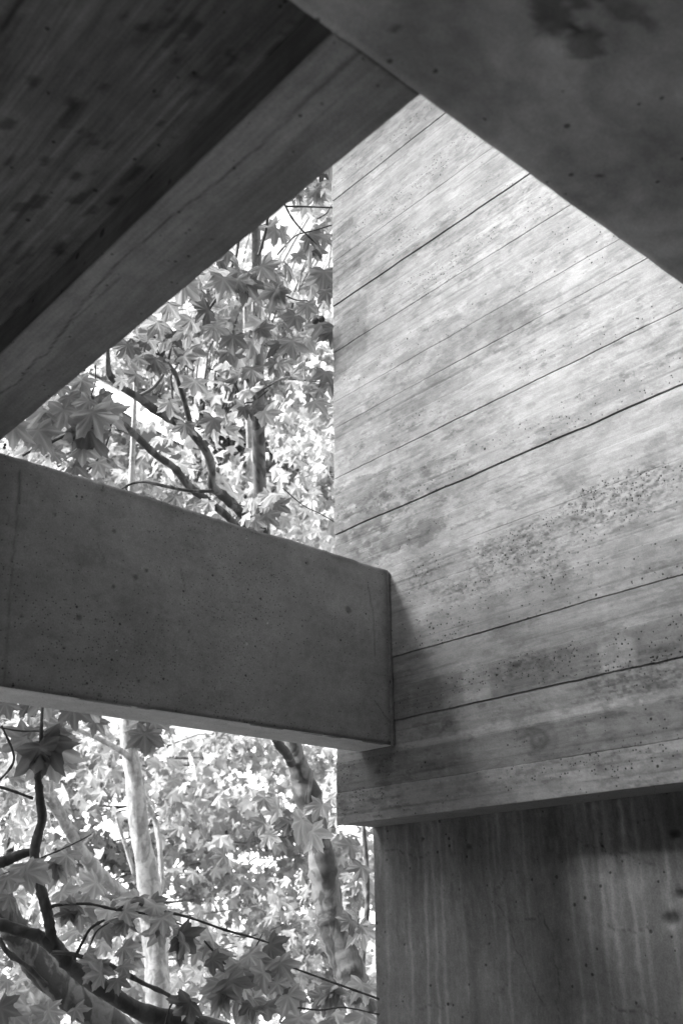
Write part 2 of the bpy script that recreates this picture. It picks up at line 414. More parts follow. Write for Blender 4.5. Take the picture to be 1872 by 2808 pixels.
tl = tl*(1+.42*(fbm(A*2.2, Z*1.6, 56, 4)-.5))*(1+.45*(blot-.5))*(1+.30*(fbm(A*45, Z*45, 59, 3, .7)-.5))
# wide darker bands and lime runs seen from the joint
for (px, wd, f) in ((1290, .05, .75), (1500, .10, .72), (1540, .05, .75), (1165, .010, 1.6), (1190, .008, 1.5), (1215, .012, 1.5), (1380, .010, 1.5), (1350, .008, 1.4), (1450, .007, 1.4), (1680, .014, 1.6), (1735, .012, 1.55), (1650, .010, 1.45), (1605, .012, 1.4), (1060, .010, 1.4), (1120, .008, 1.4), (1770, .009, 1.5), (1840, .010, 1.4), (1570, .007, 1.4), (1265, .007, 1.35)):
    a = on_wall(px, 2500, 3.43)[0]
    a = a+.03*(vn(Z*2.6, 0*Z, px)-.5)+.014*(vn(Z*9, 0*Z, px+1)-.5)+.006*(vn(Z*31, 0*Z, px+3)-.5)
    wd = wd*(.4+.9*vn(Z*7, 0*Z, px+5))
    tl = tl*(1+(f-1)*np.exp(-((A-a)/wd)**2)*(.5+.6*vn(Z*5, A*0, px+2)))
# hairline cracks
def crackline(A, Z, pts, w, T_, amt=.45, wob=.012):
    for (p, q) in zip(pts[:-1], pts[1:]):
        d = np.array(q)-np.array(p); L = np.hypot(*d); d = d/L
        u = (A-p[0])*d[0]+(Z-p[1])*d[1]; v = -(A-p[0])*d[1]+(Z-p[1])*d[0]
        v = v+wob*(vn(u*22+p[0]*9, 0*u, 5)-.5)+wob*.4*(vn(u*80, 0*u, 6)-.5)
        T_ = T_*(1-amt*np.exp(-(v/w)**2)*sst(-.01, .01, u)*sst(L+.01, L-.01, u))
    return T_
LW = lambda *p: [on_wall(x, y, 3.43) for x, y in p]
for pl in (LW((1026, 2335), (1085, 2332), (1140, 2352), (1180, 2340)), LW((1355, 2450), (1385, 2390), (1430, 2385)), LW((1355, 2450), (1390, 2520), (1430, 2640), (1490, 2750)),
           LW((1400, 2530), (1490, 2505), (1520, 2600), (1535, 2720), (1530, 2808)), LW((1580, 2300), (1640, 2320), (1700, 2345), (1790, 2360)), LW((1660, 2545), (1790, 2545)),
           LW((1140, 2770), (1190, 2755), (1240, 2755)), LW((1350, 2730), (1385, 2695), (1415, 2692)), LW((1670, 2760), (1740, 2765), (1830, 2800))):
    tl = crackline(A, Z, pl, .0026, tl, .5, .03)
for (px, py, r) in ((1840, 2520, .022), (1868, 2452, .015), (1850, 2285, .014), (1285, 2320, .008), (1158, 2300, .006)):
    a, z = on_wall(px, py, 3.43); d = np.hypot((A-a)/1.5, Z-z)/r
    tl = tl*(1-.6*np.exp(-d**4)); rel = rel-.012*np.exp(-d**4)
    tl = tl*(1+.5*np.exp(-((A-a)/.03)**2-((Z-z+.025)/.02)**2)*(r > .013))
pts = np.stack([3.432-rel, A, Z], -1)
sk = np.array([.02, 0, 0])
pu = np.concatenate([pts[:1]+sk, pts, pts[-1:]+sk], 0)
n_, k_ = pu.shape[:2]; idx = np.arange(n_*k_).reshape(n_, k_)
f = np.stack([idx[:-1, :-1], idx[:-1, 1:], idx[1:, 1:], idx[1:, :-1]], -1).reshape(-1, 4)
mesh('render_coat', pu.reshape(-1, 3), f, M['render'], low, True, {'tone': np.pad(tl, ((1, 1), (0, 0)), mode='edge'), 'pit': np.full(n_*k_, .08)})
box('wall_body', 3.446, 3.74, -3.0, W_END-.006, 0.0, 2.0725, M['render'], low)
box('wall_face', 3.432, 3.445, -3.0, -.402, 0.0, 2.072, M['render'], low)
box('wall_foot', 3.432, 3.445, -.4, W_END, 0.0, .549, M['render'], low)

# ------------------------------------------------------------------ middle beam
BY0, BY1, BZ0, BZ1 = 3.2635, 3.4935, .787+EYE, 1.638+EYE
beam = tag(empty('middle_beam', (2.2, 3.37, BZ0)), 'deep smooth concrete beam dotted with air holes, spanning from the left edge into the board-marked wall', 'beam')
xs = np.arange(.90, 3.196, .0065); xs[-1] = 3.195
zs = np.concatenate([np.linspace(BZ0, BZ0+.012, 4), np.arange(BZ0+.02, BZ1-.018, .0065), np.linspace(BZ1-.012, BZ1, 4)])
A, Z = np.meshgrid(xs, zs, indexing='ij')
rel = .0025*(fbm(A*3, Z*3, 81, 3)-.5)+.0010*(fbm(A*30, Z*30, 82, 3)-.5)
ed = np.minimum(Z-BZ0, BZ1-Z)
rel = rel-.006*sst(.012, 0, ed)*(.5+1.0*vn(A*25, Z*0, 83))
sag = .004*np.sin(A*1.6)+.010*(vn(A*2.2, 0*A, 84)-.5)+.004*(vn(A*15, 0*A, 85)-.5)+.003*(vn(A*50, 0*A, 85)-.5)
ZZ = Z+sag*sst(BZ1-.08, BZ1, Z)
tb = 1+.34*(fbm(A*2.6, Z*2.6, 86, 6, .62)-.5)+.14*(fbm(A*3, Z*40, 87, 3)-.5)+.14*(fbm(A*60, Z*60, 80, 2)-.5)-.10*sst(.55, .62, fbm(A*5, Z*7, 79, 5, .65))
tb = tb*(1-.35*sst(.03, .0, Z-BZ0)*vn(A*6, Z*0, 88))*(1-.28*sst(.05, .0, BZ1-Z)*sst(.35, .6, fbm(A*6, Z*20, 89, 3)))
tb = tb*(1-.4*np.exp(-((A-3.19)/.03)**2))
def bspot(px, py, r, amt, asp=1.0):
    global tb, rel
    x, z = on_ypl(px, py, BY0); d = np.hypot((A-x)*asp, Z-z)/r+.25*(vn(A*90, Z*90, 3)-.5)
    tb = tb*(1-amt*np.exp(-d**6))
for s in ((218, 1693, .013, .5), (372, 1582, .012, .5), (954, 1672, .018, .5), (314, 1457, .009, .5), (312, 1608, .008, .6), (152, 1410, .006, .6), (843, 1545, .01, .3), (280, 1345, .006, .6),
          (176, 1777, .006, .7), (380, 1868, .006, .7), (402, 1564, .006, .7), (274, 1906, .008, .5), (60, 1690, .006, .6), (410, 1458, .006, .6), (518, 1732, .005, .7), (745, 1578, .006, .6), (265, 1700, .006, .4)):
    bspot(*s)
BL = lambda *p: [on_ypl(x, y, BY0) for x, y in p]
for pl, w, am in ((BL((57, 1289), (50, 1380)), .006, .5), (BL((50, 1380), (38, 1519), (28, 1620), (13, 1876)), .004, .3), (BL((497, 1560), (510, 1622)), .003, .4), (BL((266, 1485), (288, 1540)), .003, .35),
                  (BL((1008, 1605), (1022, 1680), (1028, 1800)), .0035, .4), (BL((1025, 1920), (1076, 1992)), .003, .5)):
    tb = crackline(A, Z, pl, w, tb, am, .006)
xl, _ = on_ypl(30, 1400, BY0); tb = tb*(1-.18*sst(xl+.02, xl-.05, A))
for (px, py, r) in ((556, 1540, .004), (676, 1765, .006), (676, 1478, .003), (320, 1785, .004), (733, 1708, .004)):
    x, z = on_ypl(px, py, BY0); tb = tb*(1+1.6*np.exp(-(np.hypot((A-x)*1.8, Z-z)/r)**4))
pb = .07+.28*sst(.42, .75, fbm(A*1.7, Z*2.3, 91, 3))
pts = np.stack([A, BY0-rel, ZZ], -1)
sk = np.array([0, .02, 0]); pu = np.concatenate([pts[:, :1]+sk, pts, pts[:, -1:]+sk], 1)
n_, k_ = pu.shape[:2]; idx = np.arange(n_*k_).reshape(n_, k_)
f = np.stack([idx[:-1, :-1], idx[1:, :-1], idx[1:, 1:], idx[:-1, 1:]], -1).reshape(-1, 4)
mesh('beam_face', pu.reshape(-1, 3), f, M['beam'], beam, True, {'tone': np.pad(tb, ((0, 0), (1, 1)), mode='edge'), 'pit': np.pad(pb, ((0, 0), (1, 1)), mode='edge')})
# underside: bounced light painted in as a paler tone, streaked along its length
ysb = np.linspace(BY0+.004, BY1, 30); xsb = np.arange(.9, 3.196, .012); xsb[-1] = 3.195
U, V = np.meshgrid(xsb, ysb, indexing='ij')
ts = 1.9+.30*(fbm(U*1.5, V*22, 95, 4)-.5)+.15*(fbm(U*7, V*9, 96, 3)-.5)
ts = ts*(1-.3*sst(.025, 0, V-BY0)*vn(U*7, V*0, 97))
sheet('beam_underside', xsb, ysb, lambda U, V: (U, V, BZ0+.0015*(fbm(U*8, V*12, 98, 3)-.5)-.0*U), M['beam'], beam, None, ts, np.full_like(ts, .12), flip=True)
bc = box('beam_body', -6.0, 3.194, BY0+.014, BY1-.001, BZ0+.003, BZ1-.011, M['beam'], beam)
box('mortar_joint', 3.180, 3.197, BY0-.008, BY0+.010, BZ0-.003, BZ1-.02, M['side'], beam, .003)  # dark strip added where the corner lies in shade

# ------------------------------------------------------------------ roof: slab, edge beam and cross beam
H = 1.655+EYE; k = 1.655/1.5
X_IN, X_OUT, Y_C = .870*k, 1.086*k, .982*k
_r = ray(400, 497); Z_SLAB = EYE + _r[2]*(X_IN/_r[0]) if False else None
def z_at_x(px, py, x):
    v = ray(px, py); return EYE+v[2]*x/v[0]
Z_SLAB = .5*(z_at_x(857, 44, X_IN)+z_at_x(0, 893, X_IN))
ROOF_T = Z_SLAB+.14; Y_END = 4.1
rb = tag(empty('roof_edge_beam', (X_OUT, 2.5, H)), 'long roof beam crossing the upper left, its cracked underside lit grey against the trees', 'beam')
ys = np.arange(Y_C+.001, Y_END, .01); ys[-1] = Y_END; xs = np.linspace(X_IN, X_OUT, 40)
U, V = np.meshgrid(xs, ys, indexing='ij'); s = (U-X_IN)/(X_OUT-X_IN)
tr = 1+.22*(fbm(U*40, V*1.6, 101, 4)-.5)+.18*(fbm(U*6, V*3, 102, 4)-.5)
tr = tr*(1-.12*sst(.45, .6, s+.06*(fbm(V*3, V*0, 103, 3)-.5)))
SB = lambda *p: [on_level(x, y, H) for x, y in p]
for pl, w, am in ((SB((985, 140), (900, 220), (720, 395)), .005, .45), (SB((720, 395), (560, 530), (500, 570), (310, 735), (225, 835), (130, 970), (95, 990), (50, 1050), (0, 1080)), .0030, .6), (SB((330, 760), (150, 930)), .003, .35),
                  (SB((860, 340), (600, 610), (440, 770)), .004, .18)):
    tr = crackline(U, V, pl, w, tr, am, .0035)
for (px, py, r) in ((524, 590, .0045), (580, 656, .004), (135, 1015, .003), (95, 1003, .003)):
    x, y = on_level(px, py, H); tr = tr*(1-.6*np.exp(-(np.hypot(U-x, V-y)/r)**4))
wav = .003*(vn(V*6, V*0, 104)-.5)+.002*(vn(V*30, V*0, 105)-.5)
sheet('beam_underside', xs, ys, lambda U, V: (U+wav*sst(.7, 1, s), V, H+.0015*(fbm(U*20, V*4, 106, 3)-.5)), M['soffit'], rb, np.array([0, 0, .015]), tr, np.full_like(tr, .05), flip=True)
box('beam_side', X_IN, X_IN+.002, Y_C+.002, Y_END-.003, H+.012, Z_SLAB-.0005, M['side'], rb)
box('beam_body', X_IN+.003, X_OUT-.004, Y_C+.002, Y_END-.003, H+.006, ROOF_T, M['soffit'], rb)
slab = tag(empty('roof_slab', (0, 2.5, Z_SLAB)), 'dark board-streaked ceiling slab recessed between the beams in the upper left', 'ceiling', kind='structure')
xs = np.arange(-.7, X_IN+.001, .012); xs[-1] = X_IN-.001; ys = np.arange(Y_C, Y_END, .012)
U, V = np.meshgrid(xs, ys, indexing='ij')
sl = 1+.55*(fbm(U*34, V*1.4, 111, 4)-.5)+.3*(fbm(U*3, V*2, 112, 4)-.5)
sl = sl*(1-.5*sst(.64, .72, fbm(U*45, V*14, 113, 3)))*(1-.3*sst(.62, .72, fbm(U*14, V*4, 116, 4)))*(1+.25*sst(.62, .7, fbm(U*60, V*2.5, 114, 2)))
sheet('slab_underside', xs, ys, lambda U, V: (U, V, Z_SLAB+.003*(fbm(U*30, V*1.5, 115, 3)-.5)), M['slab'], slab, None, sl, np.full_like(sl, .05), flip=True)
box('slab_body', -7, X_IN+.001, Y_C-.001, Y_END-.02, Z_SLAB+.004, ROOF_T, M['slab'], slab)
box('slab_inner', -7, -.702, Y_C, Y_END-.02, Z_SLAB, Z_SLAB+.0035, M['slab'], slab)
# small fillet beam running beside the edge beam
cb = tag(empty('roof_cross_beam', (1.5, .6, H)), 'broad out of focus roof beam cutting across the upper right corner', 'beam')
xs = np.arange(-.4, 3.19, .014); ys = np.arange(-.4, Y_C+.0005, .012); ys[-1] = Y_C
U, V = np.meshgrid(xs, ys, indexing='ij')
tc = 1+.6*(fbm(U*4, V*4, 121, 5, .6)-.5)+.35*(fbm(U*14, V*14, 122, 4, .6)-.5)
for (px, py, ra, rz, am) in ((1540, 30, .10, .08, .6), (1600, 110, .08, .05, .55), (1645, 484, .007, .005, .75), (1788, 602, .006, .006, .75), (1085, 75, .012, .012, .5), (1700, 10, .12, .03, .35)):
    x, y = on_level(px, py, H); m_ = blob(U, V, x, y, ra, rz)
    tc = tc*(1-am*(sst(.50, .66, m_*.45+.62*fbm(U*26, V*34, 123, 4, .6)) if ra > .01 else sst(.3, .6, m_)))
wv = .004*(vn(U*5, U*0, 124)-.5)+.003*(vn(U*22, U*0, 125)-.5)
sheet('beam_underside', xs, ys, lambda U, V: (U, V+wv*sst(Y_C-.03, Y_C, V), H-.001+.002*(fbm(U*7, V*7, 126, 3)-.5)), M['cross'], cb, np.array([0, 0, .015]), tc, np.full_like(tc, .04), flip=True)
box('beam_body', -7, 3.19, -.41, Y_C-.004, H+.007, ROOF_T, M['cross'], cb)
# the roof goes on behind the viewer, on plain walls
rr = tag(empty('rear_roof', (-1, -3, H)), 'concrete roof continuing overhead behind the viewer', 'roof')
box('roof_deck', -7, 3.19, -7, -.412, H+.1, ROOF_T, M['slab'], rr)
us = tag(empty('upper_storey', (-2, -2, ROOF_T)), 'upper storey of the concrete building rising above the roof beside the opening', 'building')
box('storey_wall', -7, 3.19, -7, .62, ROOF_T+.002, 10.4, M['beam'], us)  # unseen mass added over the roof to hold back skylight
box('storey_wing', -7, -3.2, .622, Y_END-.02, ROOF_T+.002, 6.2, M['beam'], us)
rw = tag(box('rear_wall', -7, 3.18, -7.3, -7.0, .0, ROOF_T-.001, M['render']), 'concrete wall closing the terrace behind the viewer', 'wall')
sw = tag(box('side_wall', -7.3, -7.001, -7, Y_END, .0, ROOF_T-.001, M['render']), 'concrete wall closing the left side of the terrace', 'wall')

# ------------------------------------------------------------------ trees
def leaf_mesh(name, seed, detail, mat):
    r = random.Random(seed)
    if detail:
        half = [(0, 1.0), (7, .80), (11, .80), (18, .60), (27, .54), (33, .62), (36, .76), (41, .78), (49, .95), (55, .78), (60, .74), (66, .60), (76, .49), (84, .54), (90, .54), (100, .66), (108, .48), (122, .36), (140, .22), (165, .10)]
    else:
        half = [(0, 1.0), (14, .66), (27, .54), (48, .93), (64, .6), (76, .47), (100, .64), (130, .28)]
    out = []
    for sgn in (1, -1):
        h = half if sgn == 1 else half[:0:-1]
        for a, l in h:
            l *= r.uniform(.93, 1.07); out.append((rad(a*r.uniform(.97, 1.03))*sgn, l, a))
    fold = r.uniform(-.15, .95); droop = r.uniform(.05, .95); side = r.uniform(-.55, .55); curl = r.uniform(-.6, .7); wave = r.uniform(0, .12)
    v = [(0, 0, 0)]; tone = [1.15]
    for a, l, aa in out:
        x, y = math.sin(a)*l, math.cos(a)*l
        axis = min(abs(aa-t) for t in (0, 49, 100))
        z = fold*abs(x)*.55-droop*l*l*.45-curl*max(0, l-.55)+side*x*y*.5+(0.07*(1-min(axis, 14)/14.)*l)+wave*math.sin(a*5+seed)*l+r.uniform(-.03, .03)
        v.append((x, y, z)); tone.append(.84+.34*(1-min(axis, 9)/9.))
    n = len(v)-1
    if detail:   # a second ring gives the blade its bend
        inner = [(p[0]*.5, p[1]*.5, (p[2]+droop*(p[0]**2+p[1]**2)*.45)*.5-droop*.25*(p[0]**2+p[1]**2)*.45+.03*(1 if i % 3 else -1)) for i, p in enumerate(v[1:])]
        v += inner; tone += [.88+.42*(1-min(min(abs(q_[2]-t_) for t_ in (0, 49, 100)), 9)/9.) for q_ in out]
        f = [(0, 1+n+i, 1+n+(i+1) % n) for i in range(n)]+[(1+n+i, 1+i, 1+(i+1) % n, 1+n+(i+1) % n) for i in range(n)]
    else:
        f = [(0, 1+i, 1+(i+1) % n) for i in range(n)]
    me = bpy.data.meshes.new(name); me.from_pydata(v, [], f); me.update()
    at = me.attributes.new('tone', 'FLOAT', 'POINT'); at.data.foreach_set('value', np.array(tone, np.float32))
    me.materials.append(mat)
    if detail: me.polygons.foreach_set('use_smooth', [True]*len(me.polygons))
    return me, np.array(v, np.float32), f
LEAF = {}
for nm in ('leaf', 'leaf_near', 'leaf_pale', 'leaf_dense'):
    LEAF[nm, 1] = [leaf_mesh('leaf', 100+i, True, M[nm]) for i in range(14)]
    LEAF[nm, 0] = [leaf_mesh('leaf', 200+i, False, M[nm]) for i in range(9)]

def frame(tip, nrm):
    y = Vector(tip).normalized(); z = Vector(nrm); z = (z-y*z.dot(y))
    if z.length < 1e-4: z = y.orthogonal()
    z.normalize(); x = y.cross(z)
    return Matrix(((x.x, y.x, z.x), (x.y, y.y, z.y), (x.z, y.z, z.z)))
RT, UPV, FW = Vector(rt), Vector(up), Vector(fw)
rnd = random.Random(11)
def rand_leaf(pos, s):
    """a leaf hanging from a twig: tip down and outward, blade tilted"""
    a = rnd.uniform(0, 2*math.pi)
    tip = Vector((math.cos(a), math.sin(a), -rnd.uniform(.2, 1.6)))
    n = Vector((rnd.uniform(-.8, .8), rnd.uniform(-.8, .8), rnd.uniform(.2, 1.0)))
    return (pos, s, tip, n)
def face_leaf(px, py, size, d, ang, tilt=.35, turn=.0):
    """a named leaf of the photograph: spot of its stalk end, blade length (px), distance, direction its tip points"""
    px += rnd.uniform(-26, 26); py += rnd.uniform(-22, 22); d += rnd.uniform(-.12, .12); size *= rnd.uniform(.70, 1.0)*(.82 if py > 2150 else 1)
    p = P(px, py, d); a = rad(ang+rnd.uniform(-14, 14))
    to = (-Vector(ray(px, py)))
    tip = RT*math.sin(a)-UPV*math.cos(a)+to*rnd.uniform(-.3, .3)
    n = to+RT*(turn+rnd.uniform(-.45, .45)*tilt/.35)+UPV*rnd.uniform(-.2, .5)
    return (p, size*d/F_PX, tip, n)

def spline(pts, rads, n=6):
    pts = [Vector(p) for p in pts]; P_ = []; R_ = []
    for i in range(len(pts)-1):
        p0 = pts[max(i-1, 0)]; p1 = pts[i]; p2 = pts[i+1]; p3 = pts[min(i+2, len(pts)-1)]
        for j in range(n):
            t = j/n
            P_.append(.5*((2*p1)+(p2-p0)*t+(2*p0-5*p1+4*p2-p3)*t*t+(3*p1-p0-3*p2+p3)*t**3))
            R_.append(rads[i]*(1-t)+rads[i+1]*t)
    P_.append(pts[-1]); R_.append(rads[-1]); return P_, R_
def tube(pts, rads, sides=8, n=6, rough=.12, seed=0):
    P_, R_ = spline(pts, rads, n); r = random.Random(seed)
    v = []; f = []; nrm = None
    for i, (p, q) in enumerate(zip(P_, R_)):
        d = (P_[min(i+1, len(P_)-1)]-P_[max(i-1, 0)]).normalized()
        nrm = (d.orthogonal() if nrm is None else (nrm-d*nrm.dot(d))).normalized(); b = d.cross(nrm)
        lump = 1+rough*(r.random()-.5)*1.2+(rough*1.6 if r.random() < .10 else 0)
        for k_ in range(sides):
            a = 2*math.pi*k_/sides; rr_ = q*lump*(1+rough*.5*math.sin(a*2+i*.35+seed)+rough*.3*math.sin(a*3-i*.2))
            v.append(p+(nrm*math.cos(a)+b*math.sin(a))*rr_)
        if i:
            o = (i-1)*sides
            for k_ in range(sides):
                f.append((o+k_, o+(k_+1) % sides, o+sides+(k_+1) % sides, o+sides+k_))
    f.append(tuple(range(sides))[::-1]); f.append(tuple(range(len(v)-sides, len(v))))
    return v, f
def branch(tree, name, spec, d, mat, sides=10, extra_start=None, seed=0, rough=.12):
    """spec: list of (px, py, width_px); d: distance or a (start, end) pair"""
    d0, d1 = (d, d) if not isinstance(d, tuple) else d
    n = len(spec)-1
    ds = [d0+(d1-d0)*i/n for i in range(n+1)]
    pts = [P(x, y, q) for (x, y, w), q in zip(spec, ds)]; rads = [w*q/F_PX/2 for (x, y, w), q in zip(spec, ds)]
    if extra_start:
        pts = [Vector(p) for p, r in extra_start]+pts; rads = [r for p, r in extra_start]+rads
    v, f = tube(pts, rads, sides, 6, rough, seed)
    mesh(name, [tuple(p) for p in v], f, mat, tree, True)
    return pts
def twigs(tree, segs, mat, name='twigs'):
    V = []; Fc = []
    for a, b, r0, r1, sd_ in segs:
        r = random.Random(sd_); mid = [a.lerp(b, t)+Vector((r.uniform(-1, 1), r.uniform(-1, 1), r.uniform(-1, 1)))*(b-a).length*.07 for t in (.33, .66)]
        v, f = tube([a]+mid+[b], [r0, r0*.8+r1*.2, r0*.4+r1*.6, r1], 4, 2, .2, sd_)
        o = len(V); V += [tuple(p) for p in v]; Fc += [tuple(i+o for i in q) for q in f]
    if V: tag(mesh(name, V, Fc, mat, tree, True), kind='stuff')

def clear(p):
    """keeps foliage off the building"""
    if p.y < 3.72: return False
    if p.x < X_OUT+.15 and p.y < Y_END+.1 and p.z > H-.1: return False
    if 3.1 < p.x < 3.9 and p.y < W_END+.15: return False
    return True
def plant(tree, leaves, kind, n_parts=290, low=False, zmin=-2.8):
    """the leaves that show largest become objects of their own, the rest one mass"""
    lv = [l for l in leaves if clear(l[0]) and clear(l[0]+l[2].normalized()*l[1]) and l[0].z > zmin]
    org = Vector((0, 0, EYE))
    def vis(l):
        q = l[0]-org; zc = q.dot(FW)
        if zc < .1: return 0
        x = q.dot(RT)/zc*F_PX+936; y = 1404-q.dot(UPV)/zc*F_PX
        if x < -20 or x > 1060 or y < 420 or y > 2830: return 0
        if y < 1206-x*.826-40: return 0
        if 1245+x*.3 < y < 1925+x*.13: return 0
        return l[1]/zc
    lv.sort(key=vis, reverse=True)
    inv = Matrix.Translation(tree.location).inverted()
    for i, (p, s_, tip, n) in enumerate(lv[:n_parts]):
        me = rnd.choice(LEAF[kind, 0 if low else 1])[0]
        o = bpy.data.objects.new('leaf', me); col.objects.link(o); o.parent = tree
        o.matrix_basis = Matrix.Translation(p-tree.location) @ frame(tip, n).to_4x4() @ Matrix.Diagonal((s_*rnd.uniform(.9, 1.1), s_, s_, 1))
    rest = lv[n_parts:]
    if not rest: return
    Vs = []; Fs = []; Ts = []; o = 0
    nv = LEAF[kind, 0][0][1].shape[0]; base_f = np.array(LEAF[kind, 0][0][2])
    for (p, s_, tip, n) in rest:
        _, va, _f = rnd.choice(LEAF[kind, 0]); R_ = np.array(frame(tip, n))*s_
        Vs.append(va @ R_.T+np.array(p)); Fs.append(base_f+o); o += nv
        Ts.append(np.full(nv, rnd.uniform(.5, 1.3)))
    tag(mesh('foliage', np.concatenate(Vs), np.concatenate(Fs), LEAF[kind, 0][0][0].materials[0], tree, False, {'tone': np.concatenate(Ts)}), kind='stuff')
def cluster(px, py, rpx, d, n, size=.17, dd=.5, rpy=None):
    """leaves gathered round a spot seen in the photograph"""
    out = []; rpy = rpy or rpx
    for _ in range(n):
        x = px+rnd.gauss(0, .5)*rpx; y = py+rnd.gauss(0, .5)*rpy
        out.append(rand_leaf(P(x, y, d+rnd.uniform(-dd, dd)), size*rnd.uniform(.65, 1.15)))
    return out
def crown(c, r, n, size=.17, shell=.55):
    out = []
    for _ in range(n):
        v = Vector((rnd.gauss(0, 1), rnd.gauss(0, 1), rnd.gauss(0, 1))).normalized()*(shell+(1-shell)*rnd.random())
        out.append(rand_leaf(Vector(c)+Vector((v.x*r[0], v.y*r[1], v.z*r[2])), size*rnd.uniform(.6, 1.15)))
    return out

# --- the tree behind the middle beam: forked trunk at the wall, limbs across the upper opening
tA = tag(empty('plane_tree', P(1040, 2900, 8.0)+Vector((0.3, 0, -2.4))), 'plane tree with mottled forked trunk beside the wall corner, limbs crossing the upper opening', 'tree')
D = 8.0
b0 = P(1060, 3000, D)
tr_pts = branch(tA, 'trunk', [(1060, 3000, 80), (1012, 2808, 76), (980, 2719, 74), (955, 2650, 74), (924, 2581, 74), (905, 2512, 72), (894, 2443, 71), (882, 2350, 70), (873, 2304, 66), (850, 2201, 66), (822, 2115, 58), (803, 2039, 48),
                              (775, 1850, 40), (742, 1600, 37), (718, 1400, 35), (709, 1204, 34), (708, 1035, 32), (706, 850, 27), (703, 666, 23), (698, 480, 16)], (D, 8.2), M['bark'], 14,
                [((b0.x+.3, b0.y, -2.999), .16)], 1, .10)
branch(tA, 'limb', [(800, 2095, 24), (785, 2065, 24), (755, 2025, 23), (722, 1900, 25), (700, 1700, 26), (690, 1540, 26), (667, 1420, 26), (616, 1363, 24), (583, 1336, 24), (581, 1289, 24), (566, 1238, 22), (528, 1187, 22), (495, 1164, 22), (427, 1126, 22),
                    (383, 1092, 21), (338, 1064, 19), (303, 1029, 16), (297, 1000, 13), (296, 960, 10)], (D, 6.6), M['bark'], 12, None, 2)
branch(tA, 'limb', [(528, 1187, 17), (511, 1120, 14), (498, 1076, 13), (478, 1020, 12), (440, 975, 10), (420, 920, 8)], 7.0, M['bark_dark'], 8, None, 3)
branch(tA, 'limb', [(700, 1530, 26), (637, 1430, 22), (562, 1368, 20), (518, 1333, 20), (478, 1283, 20), (430, 1249, 20), (383, 1204, 19), (335, 1160, 17), (281, 1128, 14), (230, 1090, 10), (205, 1060, 7)], (7.9, 6.9), M['bark'], 10, None, 4)
branch(tA, 'limb', [(583, 1346, 11), (540, 1347, 10), (501, 1343, 9), (434, 1329, 9), (400, 1322, 8), (365, 1325, 7), (335, 1340, 6)], 7.25, M['bark'], 8, None, 5)
branch(tA, 'limb', [(704, 1110, 12), (697, 1089, 11), (685, 1055, 10), (670, 1028, 9), (655, 1002, 9), (630, 978, 8), (615, 940, 5)], 7.7, M['bark_dark'], 8, None, 6)
branch(tA, 'limb', [(675, 1130, 7), (665, 1100, 7), (637, 1035, 7), (626, 985, 6), (622, 940, 4)], 7.9, M['bark'], 7, None, 7)
branch(tA, 'limb', [(383, 1085, 12), (415, 1068, 10), (440, 1040, 9), (455, 1010, 8), (470, 950, 6), (465, 900, 4)], 6.9, M['bark'], 7, None, 8)
tw = []
def tl_(spec, d, mat='bark_dark', tree=None, nm='branch'):
    return branch(tree, nm, spec, d, M[mat], 6, None, len(spec)*7+int(spec[0][0]), .2)
for sp in ([(704, 1079, 5), (735, 1060, 5), (768, 1042, 4), (810, 1041, 4), (850, 1045, 3), (890, 1049, 2)], [(640, 1120, 4), (675, 1105, 4), (697, 1100, 4), (735, 1070, 4)], [(785, 566, 5), (850, 567, 5), (916, 570, 5)],
           [(780, 560, 5), (800, 597, 5), (824, 627, 5), (842, 645, 4), (870, 672, 3)], [(760, 699, 4), (790, 665, 4), (815, 644, 4), (860, 632, 4), (916, 615, 4)], [(555, 874, 8), (580, 838, 8), (604, 800, 8), (637, 729, 8), (650, 693, 8), (655, 640, 7)],
           [(710, 700, 8), (720, 665, 8), (729, 630, 8), (735, 590, 7)], [(620, 700, 4), (650, 735, 4), (668, 765, 4), (675, 800, 4), (673, 848, 3)], [(771, 805, 4), (810, 822, 4), (851, 827, 3), (870, 844, 3), (872, 868, 2)],
           [(400, 910, 4), (430, 935, 4), (470, 950, 4), (510, 948, 3)], [(775, 1338, 3), (830, 1385, 3), (880, 1410, 3), (918, 1432, 3)], [(640, 1380, 3), (680, 1390, 3), (720, 1385, 3), (755, 1374, 2)], [(570, 1010, 4), (600, 1020, 4), (635, 1030, 4)],
           [(870, 600, 3), (895, 585, 3), (910, 560, 2)], [(450, 960, 9), (436, 990, 9), (425, 930, 7), (400, 860, 5)]):
    tl_(sp, 6.6, tree=tA)
lv = []
